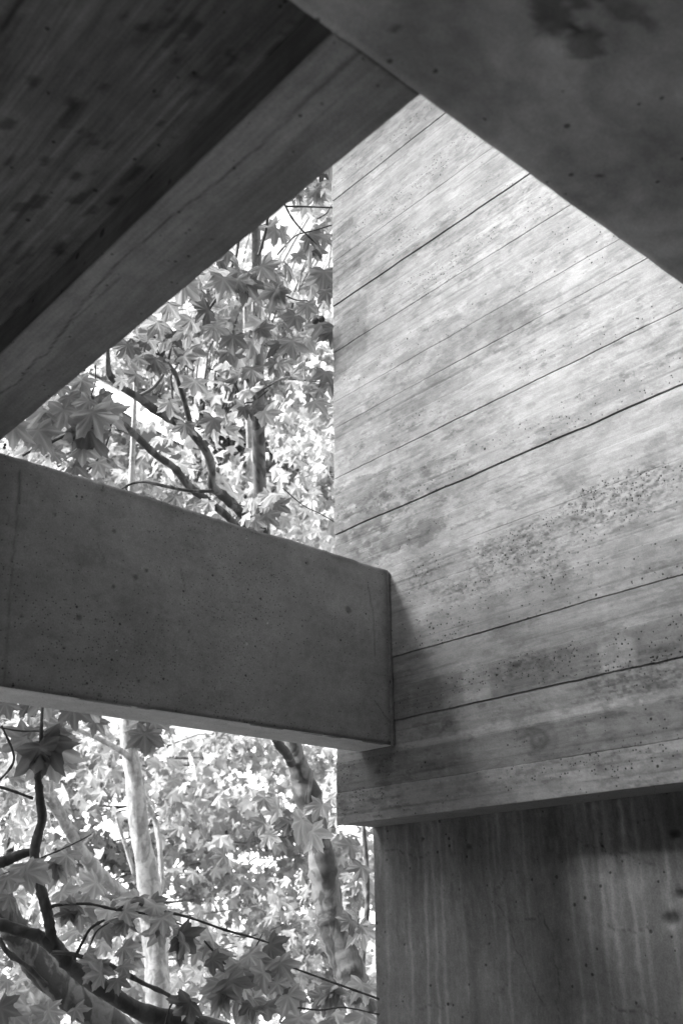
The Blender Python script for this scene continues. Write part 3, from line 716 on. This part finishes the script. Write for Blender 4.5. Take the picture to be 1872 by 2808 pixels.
# leaves one can pick out in the photograph: stalk end, blade length, direction of tip (deg from straight down, + to the right)
for a in ((468, 1100, 58, 6.0, 0), (500, 1150, 60, 6.2, 5), (560, 1150, 62, 6.0, 20), (600, 1160, 60, 6.1, -20), (620, 1170, 55, 6.2, 40), (680, 1125, 62, 6.0, -35), (700, 1115, 68, 6.0, 25), (715, 1110, 64, 5.9, 55), (690, 1130, 50, 6.0, 5),
          (655, 912, 62, 6.1, 10), (690, 870, 62, 5.9, -10), (735, 880, 58, 5.9, 40), (620, 740, 60, 6.0, -5), (650, 750, 62, 6.0, 15), (600, 745, 62, 6.0, -25), (700, 760, 70, 6.0, 45), (735, 720, 80, 6.2, 40), (790, 855, 68, 5.6, 0), (800, 850, 62, 5.7, 35), (770, 860, 62, 5.7, -35),
          (800, 925, 60, 6.0, 20), (745, 785, 66, 5.8, -10), (760, 780, 60, 5.8, 35), (545, 870, 55, 5.7, -20), (590, 880, 56, 5.7, 25), (560, 850, 60, 5.7, -50), (580, 905, 62, 5.8, 15), (530, 905, 60, 5.8, -15), (450, 985, 62, 6.1, -30),
          (430, 1000, 58, 6.2, 10), (480, 980, 58, 6.1, 25), (520, 970, 58, 6.2, -20), (540, 980, 60, 6.2, 20), (400, 945, 60, 6.3, 0), (360, 950, 60, 6.3, -30), (330, 965, 55, 6.4, 20), (480, 910, 58, 6.1, -30), (420, 870, 62, 6.0, -20), (500, 760, 75, 6.2, -20),
          (540, 740, 80, 6.2, -35), (470, 820, 75, 6.2, -10), (600, 690, 60, 6.3, -40), (860, 520, 48, 6.6, 5), (880, 500, 60, 6.6, 20), (905, 520, 55, 6.6, 10), (840, 660, 60, 6.6, 15), (870, 680, 55, 6.6, -10), (850, 700, 45, 6.6, 25), (895, 740, 70, 6.4, 5), (815, 700, 38, 6.7, 10),
          (910, 900, 70, 6.3, -15), (870, 1030, 50, 6.6, 0), (830, 1000, 52, 6.7, 30), (880, 1060, 48, 6.6, -20), (905, 1040, 50, 6.6, 10), (720, 1380, 45, 6.9, 30), (735, 1400, 50, 6.9, 60), (700, 1430, 50, 6.9, 50), (560, 1380, 55, 6.7, -20), (470, 1345, 50, 6.8, -15),
          (545, 1365, 45, 6.7, 20), (680, 1000, 60, 6.2, 0), (560, 1050, 60, 6.2, 0), (620, 960, 60, 6.3, 0), (740, 960, 60, 6.3, 20), (850, 950, 50, 6.5, -20), (780, 520, 50, 6.8, -10), (620, 1000, 50, 6.6, 40)):
    lv.append(face_leaf(*a))
for a in ((840, 830, 62, 6.25, 0), (905, 820, 60, 6.3, 20), (875, 905, 60, 6.3, -25), (830, 790, 55, 6.4, 30), (900, 790, 60, 6.4, -30), (890, 640, 50, 6.8, 0), (850, 600, 45, 6.8, 30)):
    lv.append(face_leaf(*a))
for (px, py, r, n) in ((480, 940, 110, 20), (620, 800, 95, 18), (760, 760, 80, 10), (800, 950, 90, 14), (890, 500, 50, 10), (620, 980, 90, 10), (560, 780, 80, 14), (400, 960, 80, 14), (870, 1060, 60, 12), (700, 1400, 60, 12), (850, 500, 60, 12), (760, 640, 60, 4)):
    lv += cluster(px, py, r, 6.9, n, .14, .9)
plant(tA, lv, 'leaf', 290)
for (px, py) in ((864, 880), (881, 875)):
    c = P(px, py, 6.1); import bmesh
    bm = bmesh.new(); bmesh.ops.create_icosphere(bm, subdivisions=3, radius=.021)
    for v in bm.verts: v.co *= 1+.07*math.sin(v.co.x*900)*math.sin(v.co.y*900+1)*math.sin(v.co.z*900+2)
    me = bpy.data.meshes.new('seed_ball'); bm.to_mesh(me); bm.free(); me.materials.append(M['fruit'])
    o = put(bpy.data.objects.new('seed_ball', me), None); o.parent = tA; o.location = c-tA.location

# --- the near tree at the lower left
tN = tag(empty('plane_tree', P(700, 3000, 5.2)+Vector((.3, .6, -3.6))), 'nearest plane tree with dark bending limb and big drooping leaves at lower left', 'tree')
D = 5.0
e0 = P(900, 3150, 5.4)
branch(tN, 'trunk', [(900, 3150, 60), (760, 2930, 52), (620, 2835, 46), (500, 2803, 42), (400, 2780, 41), (340, 2750, 40), (270, 2702, 39), (205, 2655, 38), (165, 2610, 36), (140, 2580, 33)], (5.3, D), M['bark_dark'], 14, [((e0.x+.15, e0.y+.1, -2.999), .10)], 21)
branch(tN, 'limb', [(150, 2600, 33), (116, 2572, 30), (60, 2552, 28), (0, 2534, 27), (-80, 2512, 25), (-200, 2470, 20)], D, M['bark_dark'], 12, None, 22)
branch(tN, 'limb', [(150, 2600, 26), (140, 2560, 26), (132, 2510, 25), (122, 2470, 25), (108, 2420, 25), (98, 2375, 24), (96, 2330, 24), (106, 2285, 24), (117, 2245, 23), (112, 2200, 21), (107, 2150, 19), (104, 2110, 16), (112, 2050, 11), (116, 1960, 8), (125, 1850, 7), (140, 1700, 6)], (D, 4.75), M['bark_dark'], 12, None, 23)
branch(tN, 'limb', [(100, 2334, 21), (60, 2342, 24), (30, 2355, 25), (0, 2366, 26), (-80, 2390, 24)], D, M['bark_dark'], 12, None, 24)
for sp in ([(92, 2190, 8), (45, 2172, 7), (0, 2158, 7), (-40, 2150, 6)], [(-10, 2405, 3), (55, 2378, 4), (120, 2350, 4), (190, 2320, 4), (252, 2288, 3)], [(134, 2500, 9), (142, 2487, 8), (166, 2481, 7), (245, 2479, 7), (315, 2494, 6), (431, 2512, 5), (520, 2545, 4)],
           [(318, 2497, 7), (341, 2486, 7), (375, 2477, 8), (418, 2494, 8), (464, 2502, 7), (520, 2516, 7), (617, 2550, 6), (693, 2571, 5), (738, 2586, 4)], [(143, 2612, 9), (192, 2615, 10), (255, 2635, 12), (318, 2655, 11), (391, 2695, 10), (461, 2728, 10), (497, 2764, 9), (520, 2781, 9), (590, 2830, 8)],
           [(203, 2632, 8), (229, 2579, 8), (250, 2545, 7), (288, 2522, 5)], [(0, 2572, 9), (20, 2609, 11), (73, 2648, 12), (105, 2680, 12), (129, 2705, 13)], [(0, 1995, 4), (60, 2005, 5), (110, 2005, 4), (150, 2012, 3)], [(455, 2808, 6), (465, 2765, 5), (485, 2735, 4)], [(245, 2600, 3), (265, 2555, 4), (300, 2530, 3)],
           [(700, 2655, 4), (735, 2635, 4), (775, 2643, 5), (830, 2664, 5), (899, 2689, 5), (982, 2719, 5), (1040, 2740, 5)], [(813, 2763, 4), (879, 2770, 4), (944, 2763, 4), (1040, 2782, 4)], [(560, 2580, 5), (600, 2625, 5), (650, 2680, 5)], [(768, 2805, 5), (775, 2740, 5), (760, 2660, 5), (725, 2618, 5)],
           [(62, 1250, 7), (100, 1230, 7), (150, 1208, 8), (215, 1178, 6)], [(230, 1302, 5), (270, 1260, 6), (295, 1210, 6), (305, 1160, 6), (300, 1110, 5), (290, 1080, 5)], [(262, 1000, 4), (262, 1050, 4), (252, 1085, 4), (275, 1115, 4), (300, 1150, 3)], [(205, 1070, 6), (250, 1085, 5), (280, 1110, 4)],
           [(5, 1990, 5), (40, 2080, 6), (0, 2140, 5)], [(700, 2600, 4), (720, 2560, 3)]):
    tl_(sp, 4.95 if sp[0][1] > 1400 else 5.2, tree=tN)
lv = []
for a in ((222, 1172, 98, 4.9, -15), (228, 1172, 92, 4.9, 28), (225, 1175, 60, 4.9, 70), (270, 1110, 95, 4.9, 20), (262, 1115, 70, 4.9, -40), (282, 1118, 85, 4.95, 50), (160, 1105, 95, 5.0, -20), (185, 1110, 80, 5.0, 25), (110, 1130, 85, 5.0, -40), (60, 1180, 85, 4.95, 10), (48, 1178, 60, 4.95, -20),
          (85, 1195, 80, 4.95, 35), (120, 1215, 60, 4.9, 10), (205, 1060, 65, 5.1, -20), (220, 1040, 60, 5.1, 30), (240, 1235, 85, 4.95, 55), (200, 1265, 60, 4.9, 50), (160, 1245, 50, 4.9, 80), (245, 1280, 60, 4.85, 35), (300, 1095, 55, 5.0, 60), (330, 1050, 45, 5.4, 10),
          (130, 2040, 115, 4.85, 8), (120, 2042, 100, 4.85, 45), (150, 2030, 110, 4.8, 25), (108, 2055, 90, 4.85, -32), (95, 2040, 80, 4.9, -55), (70, 2010, 60, 4.9, 0), (190, 2040, 50, 4.8, 50), (130, 1985, 60, 4.95, -20), (165, 2000, 60, 4.9, 30), (195, 1955, 70, 5.2, -10), (205, 1958, 65, 5.2, 40),
          (270, 1965, 68, 5.3, -25), (285, 1962, 62, 5.3, 35), (70, 1930, 50, 4.9, 10), (10, 1925, 60, 4.8, 25), (112, 1900, 90, 4.9, 5), (415, 2000, 70, 4.75, -50), (412, 2005, 72, 4.75, -5), (418, 2003, 72, 4.75, 22), (425, 1995, 62, 4.75, 55), (390, 1975, 50, 4.8, -70), (400, 1960, 60, 4.8, -30), (440, 1985, 55, 4.8, 75), (405, 2012, 48, 4.7, -25),
          (0, 2400, 85, 4.6, 30), (-10, 2420, 95, 4.6, 5), (62, 2395, 100, 4.7, 18), (68, 2398, 80, 4.7, 50), (150, 2365, 80, 5.1, -10), (165, 2368, 90, 5.1, 35), (160, 2366, 75, 5.1, -50), (10, 2460, 60, 4.8, -20), (215, 2490, 85, 5.0, -25), (230, 2492, 80, 5.0, 10), (235, 2490, 80, 5.0, 45), (190, 2490, 75, 5.0, -50),
          (180, 2455, 70, 5.2, 60), (320, 2500, 60, 5.0, -40), (335, 2515, 75, 4.95, 15), (340, 2518, 68, 4.95, 55), (330, 2516, 60, 4.95, -55), (405, 2455, 55, 5.2, 10), (400, 2450, 60, 5.2, 60), (440, 2490, 70, 5.0, -20), (430, 2530, 75, 4.9, 5), (425, 2535, 65, 4.9, -40), (460, 2545, 60, 4.9, 40), (500, 2560, 95, 4.85, -5), (505, 2560, 90, 4.85, 45), (495, 2565, 80, 4.85, -55),
          (285, 2655, 75, 4.8, 12), (280, 2655, 70, 4.8, -35), (275, 2650, 72, 4.8, -70), (330, 2670, 70, 4.85, 8), (330, 2665, 60, 4.85, 35), (255, 2625, 40, 4.9, 70), (560, 2570, 80, 5.0, -30), (570, 2580, 75, 5.0, 20), (595, 2620, 80, 4.9, -40), (600, 2625, 85, 4.9, 20), (590, 2640, 80, 4.85, 50), (615, 2650, 90, 4.8, 35), (640, 2690, 95, 4.8, 25),
          (580, 2700, 85, 4.8, -20), (600, 2720, 80, 4.75, 20), (650, 2640, 80, 4.9, -15), (700, 2620, 75, 4.95, 40), (725, 2590, 70, 5.0, 55), (740, 2640, 85, 4.85, 10), (730, 2650, 80, 4.85, -40), (745, 2660, 85, 4.85, 45), (720, 2690, 80, 4.8, -20), (765, 2690, 75, 4.8, 15), (755, 2765, 95, 4.7, -25), (758, 2765, 90, 4.7, 35), (795, 2740, 80, 4.8, 20), (540, 2740, 80, 4.8, -60),
          (530, 2760, 75, 4.8, -10), (20, 2780, 85, 4.6, 60), (50, 2800, 85, 4.6, 10), (0, 2760, 60, 4.7, 40), (150, 2770, 60, 4.8, 70), (210, 2780, 55, 4.8, 20), (900, 2740, 75, 5.4, 0), (895, 2740, 70, 5.4, -45), (915, 2735, 70, 5.4, 50), (985, 2710, 75, 5.5, -30), (990, 2712, 60, 5.5, 30), (1000, 2780, 80, 5.5, -20), (840, 2780, 70, 5.3, -10), (870, 2800, 60, 5.3, 20),
          (980, 2525, 75, 6.0, 0), (985, 2525, 70, 6.0, 45), (975, 2525, 70, 6.0, -45), (985, 2365, 80, 6.0, -20), (960, 2330, 75, 6.0, -35), (870, 2235, 60, 6.1, 0), (780, 2235, 62, 6.1, -20), (790, 2230, 60, 6.1, 35), (720, 2205, 62, 6.2, -30), (770, 2210, 65, 6.2, -60),
          (760, 2310, 62, 6.1, 10), (700, 2270, 60, 6.2, -60), (900, 2240, 50, 6.1, 20), (640, 2330, 65, 6.3, -70)):
    lv.append(face_leaf(*a))
for (px, py, r, n) in ((640, 2700, 110, 22), (120, 1990, 60, 6), (380, 2560, 120, 8), (720, 2680, 90, 10), (930, 2780, 80, 10), (150, 1180, 90, 12), (250, 2480, 90, 10), (80, 2790, 70, 10), (840, 2240, 60, 4)):
    lv += cluster(px, py, r, 5.6, n, .13, .6)
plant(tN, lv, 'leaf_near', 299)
for (px, py) in ((15, 1220), (13, 1228)):
    bm = bmesh.new(); bmesh.ops.create_icosphere(bm, subdivisions=2, radius=.008)
    me = bpy.data.meshes.new('seed_ball'); bm.to_mesh(me); bm.free(); me.materials.append(M['fruit'])
    o = bpy.data.objects.new('seed_ball', me); col.objects.link(o); o.parent = tN; o.location = P(px, py, 5.3)-tN.location

# --- pale tree with the straight trunk behind
tP = tag(empty('plane_tree', P(440, 2900, 12)+Vector((0, 0, -3.2))), 'pale plane tree with straight peeling trunk, one pale limb joining from upper left', 'tree')
b0 = P(440, 2900, 12)
branch(tP, 'trunk', [(440, 2900, 64), (438, 2808, 62), (434, 2738, 62), (428, 2605, 61), (415, 2480, 60), (401, 2373, 54), (386, 2300, 48), (378, 2240, 47), (368, 2132, 46), (352, 2010, 42), (352, 1800, 34), (356, 1500, 24), (364, 1255, 15), (370, 1100, 11), (372, 950, 7)], 12, M['bark_pale'], 14, [((b0.x, b0.y, -2.999), .17)], 31, .06)
branch(tP, 'limb', [(415, 2500, 36), (390, 2486, 36), (365, 2470, 35), (332, 2449, 34), (275, 2400, 32), (232, 2345, 31), (206, 2305, 29), (166, 2232, 28), (119, 2159, 27), (66, 2066, 26), (20, 1973, 24), (-40, 1860, 20)], (12, 11), M['bark_pale'], 12, None, 32)
branch(tP, 'limb', [(352, 2075, 16), (342, 2066, 15), (315, 2049, 14), (265, 2023, 13), (199, 1996, 12), (133, 1976, 10), (60, 1940, 8)], (12, 11), M['bark_pale'], 8, None, 33)
branch(tP, 'limb', [(412, 2480, 18), (440, 2440, 15), (441, 2360, 13), (428, 2258, 13), (395, 2182, 12), (380, 2120, 9)], (12.1, 12.6), M['bark_pale'], 8, None, 34)
branch(tP, 'limb', [(370, 2400, 12), (345, 2320, 10), (335, 2290, 9), (320, 2240, 6)], 12.1, M['bark_pale'], 7, None, 35)
lv = []
for (px, py, r, n, d) in ((200, 2100, 150, 110, 13.6), (430, 2150, 140, 120, 13.6), (250, 2600, 170, 110, 13.6), (560, 2200, 130, 110, 13.4), (300, 1180, 120, 70, 13.4), (450, 1300, 110, 50, 13.4), (80, 2250, 110, 70, 13), (100, 2500, 120, 60, 13), (540, 2650, 160, 90, 13.5)):
    lv += cluster(px, py, r, d, n, .17, 1.2)
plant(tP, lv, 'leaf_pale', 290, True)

# --- heavy leaning trunk at the lower left
tL = tag(empty('plane_tree', P(470, 3050, 9)+Vector((0, 0, -2.6))), 'plane tree with a thick mottled trunk leaning out of the lower left corner', 'tree')
b0 = P(470, 3050, 9)
branch(tL, 'trunk', [(470, 3050, 78), (380, 2880, 76), (300, 2808, 74), (249, 2768, 74), (186, 2722, 74), (126, 2665, 72), (83, 2612, 68), (40, 2548, 66), (10, 2490, 62), (-40, 2400, 58), (-90, 2280, 50), (-130, 2100, 42)], (9, 8.6), M['bark'], 14, [((b0.x+.2, b0.y, -2.999), .15)], 41, .10)
lv = []
for (px, py, r, n, d) in ((40, 2150, 120, 50, 10.2), (50, 2420, 80, 20, 10), (60, 2740, 100, 50, 10), (40, 2010, 90, 30, 10)):
    lv += cluster(px, py, r, d, n, .17, .6)
plant(tL, lv, 'leaf_pale', 190)

# --- slender stem seen between trunk and wall, and a second pale stem in the upper opening
tS = tag(empty('plane_tree', P(985, 2900, 11)+Vector((0, 0, -3))), 'slender plane tree stem between the forked trunk and the dark lower wall', 'tree')
b0 = P(985, 2900, 11)
branch(tS, 'trunk', [(985, 2900, 16), (990, 2700, 16), (996, 2598, 15), (1006, 2495, 14), (1004, 2374, 13), (995, 2250, 12), (990, 2100, 10), (960, 1900, 8)], 11, M['bark'], 10, [((b0.x, b0.y, -2.999), .05)], 51)
lv = []
for (px, py, r, n, d) in ((960, 2160, 80, 50, 12.5), (1000, 2400, 40, 24, 12.5), (990, 2640, 60, 30, 12.5), (930, 2080, 50, 24, 12)):
    lv += cluster(px, py, r, d, n, .17, 1.0)
plant(tS, lv, 'leaf_pale', 160, True)
tU = tag(empty('plane_tree', P(700, 2900, 14)+Vector((0, 0, -3.4))), 'pale thin trunk just left of the straight stem in the upper opening', 'tree')
b0 = P(1000, 2950, 14)
branch(tU, 'trunk', [(1000, 2950, 40), (930, 2600, 34), (850, 2200, 28), (770, 1950, 24), (700, 1600, 21), (690, 1407, 19), (684, 1204, 18), (677, 1000, 17), (672, 800, 12)], 14, M['bark_pale'], 10, [((b0.x, b0.y, -2.999), .11)], 52)
lv = []
for (px, py, r, n, d) in ((850, 1250, 120, 130, 13), (820, 1420, 110, 120, 13), (520, 1200, 120, 70, 13), (850, 1000, 90, 60, 13.5), (640, 1330, 90, 50, 13), (870, 560, 60, 30, 12)):
    lv += cluster(px, py, r, d, n, .17, 1.2)
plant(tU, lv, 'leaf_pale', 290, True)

# --- trees further off: crowns of leaf clumps on plain stems
far = [((6.5, 15.5), 9.5, 'broad pale-leaved tree filling the middle of the lower opening', [(540, 2200, 17), (640, 2150, 17), (600, 2420, 16.5), (700, 2330, 17), (480, 2420, 17), (560, 2080, 17), (740, 2480, 16), (690, 2220, 18)]),
       ((2.8, 17.5), 8.5, 'pale-leaved tree behind the leaning trunk at the left edge', [(80, 2080, 17), (180, 2180, 17), (60, 2300, 16), (180, 2450, 16), (100, 2640, 15), (280, 2560, 16), (260, 2060, 18)]),
       ((13, 19), 9, 'pale-leaved tree glimpsed between the forked trunk and the wall', [(880, 2150, 19), (950, 2250, 19), (980, 2450, 18), (940, 2650, 18), (800, 2600, 18), (860, 2400, 18), (920, 2050, 20)]),
       ((9.5, 16), 12, 'tall tree whose bright leaves fill the upper opening beside the wall', [(600, 830, 18), (700, 880, 18), (520, 900, 18), (730, 1050, 18), (650, 740, 19), (880, 500, 18), (880, 440, 18), (640, 960, 18), (740, 940, 18), (860, 1180, 17), (840, 1300, 17), (880, 1400, 17), (780, 1340, 17), (800, 1220, 18), (760, 1450, 17), (890, 1000, 18), (900, 1480, 17)]),
       ((4.5, 18), 12, 'tree with small bright leaves behind the crossing limbs at upper left', [(200, 1160, 18), (330, 1200, 18), (420, 1310, 18), (280, 1290, 17), (480, 1180, 19), (380, 1080, 19), (560, 1300, 18), (120, 1230, 17), (500, 1000, 19), (620, 1240, 19)]),
       ((7, 22), 9, 'low leafy tree far behind the nearest drooping leaves', [(400, 2700, 22), (560, 2650, 21), (680, 2720, 21), (300, 2760, 20), (480, 2560, 23), (160, 2790, 19), (820, 2740, 21), (60, 2770, 19)])]
for i, ((tx, ty), hh, lab, cl) in enumerate(far):
    t = tag(empty('plane_tree', (tx, ty, -3)), lab, 'tree', 'trees standing behind the terrace')
    v, f = tube([(tx, ty, -2.999), (tx+.1, ty, 0), (tx-.1, ty+.1, 3), (tx, ty, hh*.7)], [.17, .14, .11, .05], 10, 6, .1, i)
    mesh('trunk', [tuple(p) for p in v], f, M['bark_pale'], t, True)
    lv = []; sg = []
    for j, (px, py, d) in enumerate(cl):
        c = P(px, py, d)
        for _ in range(6):
            c2 = c+Vector((rnd.uniform(-1, 1), rnd.uniform(-1, 1), rnd.uniform(-.7, .7)))
            rr_ = rnd.uniform(.35, .62)
            lv += crown(c2, (rr_*1.3, rr_*1.3, rr_*.7), int(52*(rr_/.5)**2), .16)
            sg.append((Vector((tx, ty, min(hh*.6, c2.z-.4))) .lerp(c2, .55), c2, .02, .004, rnd.randint(0, 9999)))
    twigs(t, sg, M['bark'])
    plant(t, lv, 'leaf_pale', 290, True)

# --- unseen trees added left of the view to shade the terrace from that side
for i, (tx, ty) in enumerate([(-1.8, 8), (-5.5, 7.5), (.2, 12), (-10, 8), (-4, 12.5), (-8, 12)]):
    t = tag(empty('plane_tree', (tx, ty, -3)), ['dense plane tree just outside the left edge of the view', 'dense plane tree in line with the roof end, well left of the view', 'dense plane tree set back behind the leaning trunk, left of the view',
             'farthest left of the dense plane trees beside the terrace', 'dense plane tree in the second row, left of the view', 'dense plane tree at the far left end of the second row'][i], 'tree', 'row of plane trees continuing outside the view')
    v, f = tube([(tx, ty, -2.999), (tx+.2, ty, 1), (tx-.1, ty+.1, 4), (tx, ty, 7)], [.2, .17, .13, .05], 10, 6, .1, i)
    mesh('trunk', [tuple(p) for p in v], f, M['bark_pale'], t, True)
    lv = []
    for _ in range(60):
        c2 = Vector((tx+rnd.uniform(-2.2, 2.2), ty+rnd.uniform(-1.8, 1.8), rnd.uniform(-1.5, 6.5)))
        lv += crown(c2, (.8, .8, .5), 45, .2)
    plant(t, lv, 'leaf_dense', 0, True)

# --- an unseen big tree added over the roof: its leaves filter the wall's light
tO = tag(empty('plane_tree', (-4.5, 6.2, -3)), 'large plane tree beside the terrace, its crown spreading over the roof', 'tree')
v, f = tube([(-4.5, 6.2, -2.999), (-4.4, 6.1, 2), (-4.2, 6, 6), (-3.5, 5, 10)], [.3, .26, .2, .08], 12, 6, .1, 77)
mesh('trunk', [tuple(p) for p in v], f, M['bark'], tO, True)
rnd = random.Random(23)
lv = []; sg = []
for _ in range(700):
    c2 = Vector((rnd.uniform(-8, 6.5), rnd.uniform(-3.5, 8.5), rnd.uniform(8.5, 12.5)))
    if -(c2.z-0.1)*1.02 < c2.x-3.2 < -(c2.z-7.0)*1.02 and abs(c2.y-(2.5+(c2.z-3.5)*.55)) < 2.4 and rnd.random() < .95: continue   # gap kept open in the crown so sun reaches the wall
    if c2.x > 2.5 and c2.y > 5.0: continue
    lv += crown(c2, (1.0, 1.0, .4), 46, .30)
for _ in range(14):
    c2 = Vector((rnd.uniform(-7, 2.5), rnd.uniform(-1.5, 6.5), rnd.uniform(9, 11.5)))
    sg.append((Vector((-4.1, 5.8, 7)), c2, .07, .02, rnd.randint(0, 9999)))
for _ in range(230):
    lv += crown((rnd.uniform(.2, 5.5), rnd.uniform(-2, 5.0), rnd.uniform(9, 12)), (1.0, 1.0, .4), 46, .30)
# a lower bough, added to thin the sun on the foot of the wall
for (y0, y1, z0, z1, n) in ((5.3, 7.1, 4.8, 6.5, 34), (5.3, 6.9, 6.5, 7.3, 14), (3.9, 5.2, 6.7, 7.5, 8)):
    for _ in range(n):
        c2 = Vector((-1.6+rnd.uniform(-.5, .5), rnd.uniform(y0, y1), rnd.uniform(z0, z1)))
        lv += crown(c2, (.38, .38, .22), 17, .20)
        if rnd.random() < .4: sg.append((Vector((-4.3, 6, 5.2)), c2, .04, .01, rnd.randint(0, 9999)))
twigs(tO, sg, M['bark'], 'boughs')
plant(tO, lv, 'leaf_dense', 0)
rnd = random.Random(12)

# ------------------------------------------------------------------ what stands beyond the trees
hs = tag(empty('pale_building', (16, 28, -3)), 'sunlit pale building with dark windows and a white rail behind the trees', 'building')
box('facade', 16, 24, 7, 62, -2.999, 6.2, M['pale'], hs)
box('cornice', 15.8, 15.998, 6.9, 62.1, 5.9, 6.15, M['rail'], hs)
for z in (-1.7, 1.0):
    for y in (14.6, 17.6, 20.6):
        w = box('window', 15.96, 15.998, y, y+1.1, z-.1, z+1.3, M['window'], hs)
        box('window_sill', 15.88, 15.998, y-.08, y+1.18, z-.19, z-.105, M['rail'], hs)
rl = tag(empty('balcony_rail', (14, 25, -3)), 'long white horizontal rail on thin posts behind the lower leaves', 'railing')
for z in (1.32, .75):
    box('rail', 13.9, 13.98, 8, 50, z-.09, z+.09, M['rail'], rl)
for i in range(14):
    box('post', 13.91, 13.97, 9+i*3, 9.07+i*3, -2.999, 1.2, M['rail'], rl)
# white sloping verge of a neighbouring roof, upper left
def on_x(px, py, x):
    v = ray(px, py)*1.0; v = v*(x/v[0]); return Vector((v[0], v[1], v[2]+EYE))
p0 = on_x(200, 1030, 6.5); p1 = on_x(510, 1198, 6.5)
ev = tag(empty('neighbour_roof', (7, p0.y, -3)), 'white sloping roof verge glimpsed behind the upper left limbs', 'roof')
dv = (p1-p0).normalized(); q0 = p0-dv*.8; q1 = p1+dv*.02; nz = Vector((0, -dv.z, dv.y)).normalized()
if nz.z < 0: nz = -nz
def slat(name, a, b, lo, hi, x0, x1, mat):
    V = []
    for p in (a, b):
        for u in (lo, hi):
            for x in (x0, x1):
                c = p+nz*u; V.append((x, c.y, c.z))
    mesh(name, V, [(0, 1, 3, 2), (4, 6, 7, 5), (0, 2, 6, 4), (1, 5, 7, 3), (2, 3, 7, 6), (0, 4, 5, 1)], mat, ev)
slat('verge_board', q0, q1, -.12, .16, 6.5, 6.6, M['rail'])
slat('verge_board', q0, q1, -.42, -.16, 6.56, 6.62, M['pale'])
slat('roof_sheet', q0, q1, .165, .20, 6.4, 9.5, M['pale'])
box('gable_post', 6.63, 6.75, q0.y+.1, q0.y+.2, -2.999, q0.z-.45, M['bark'], ev)
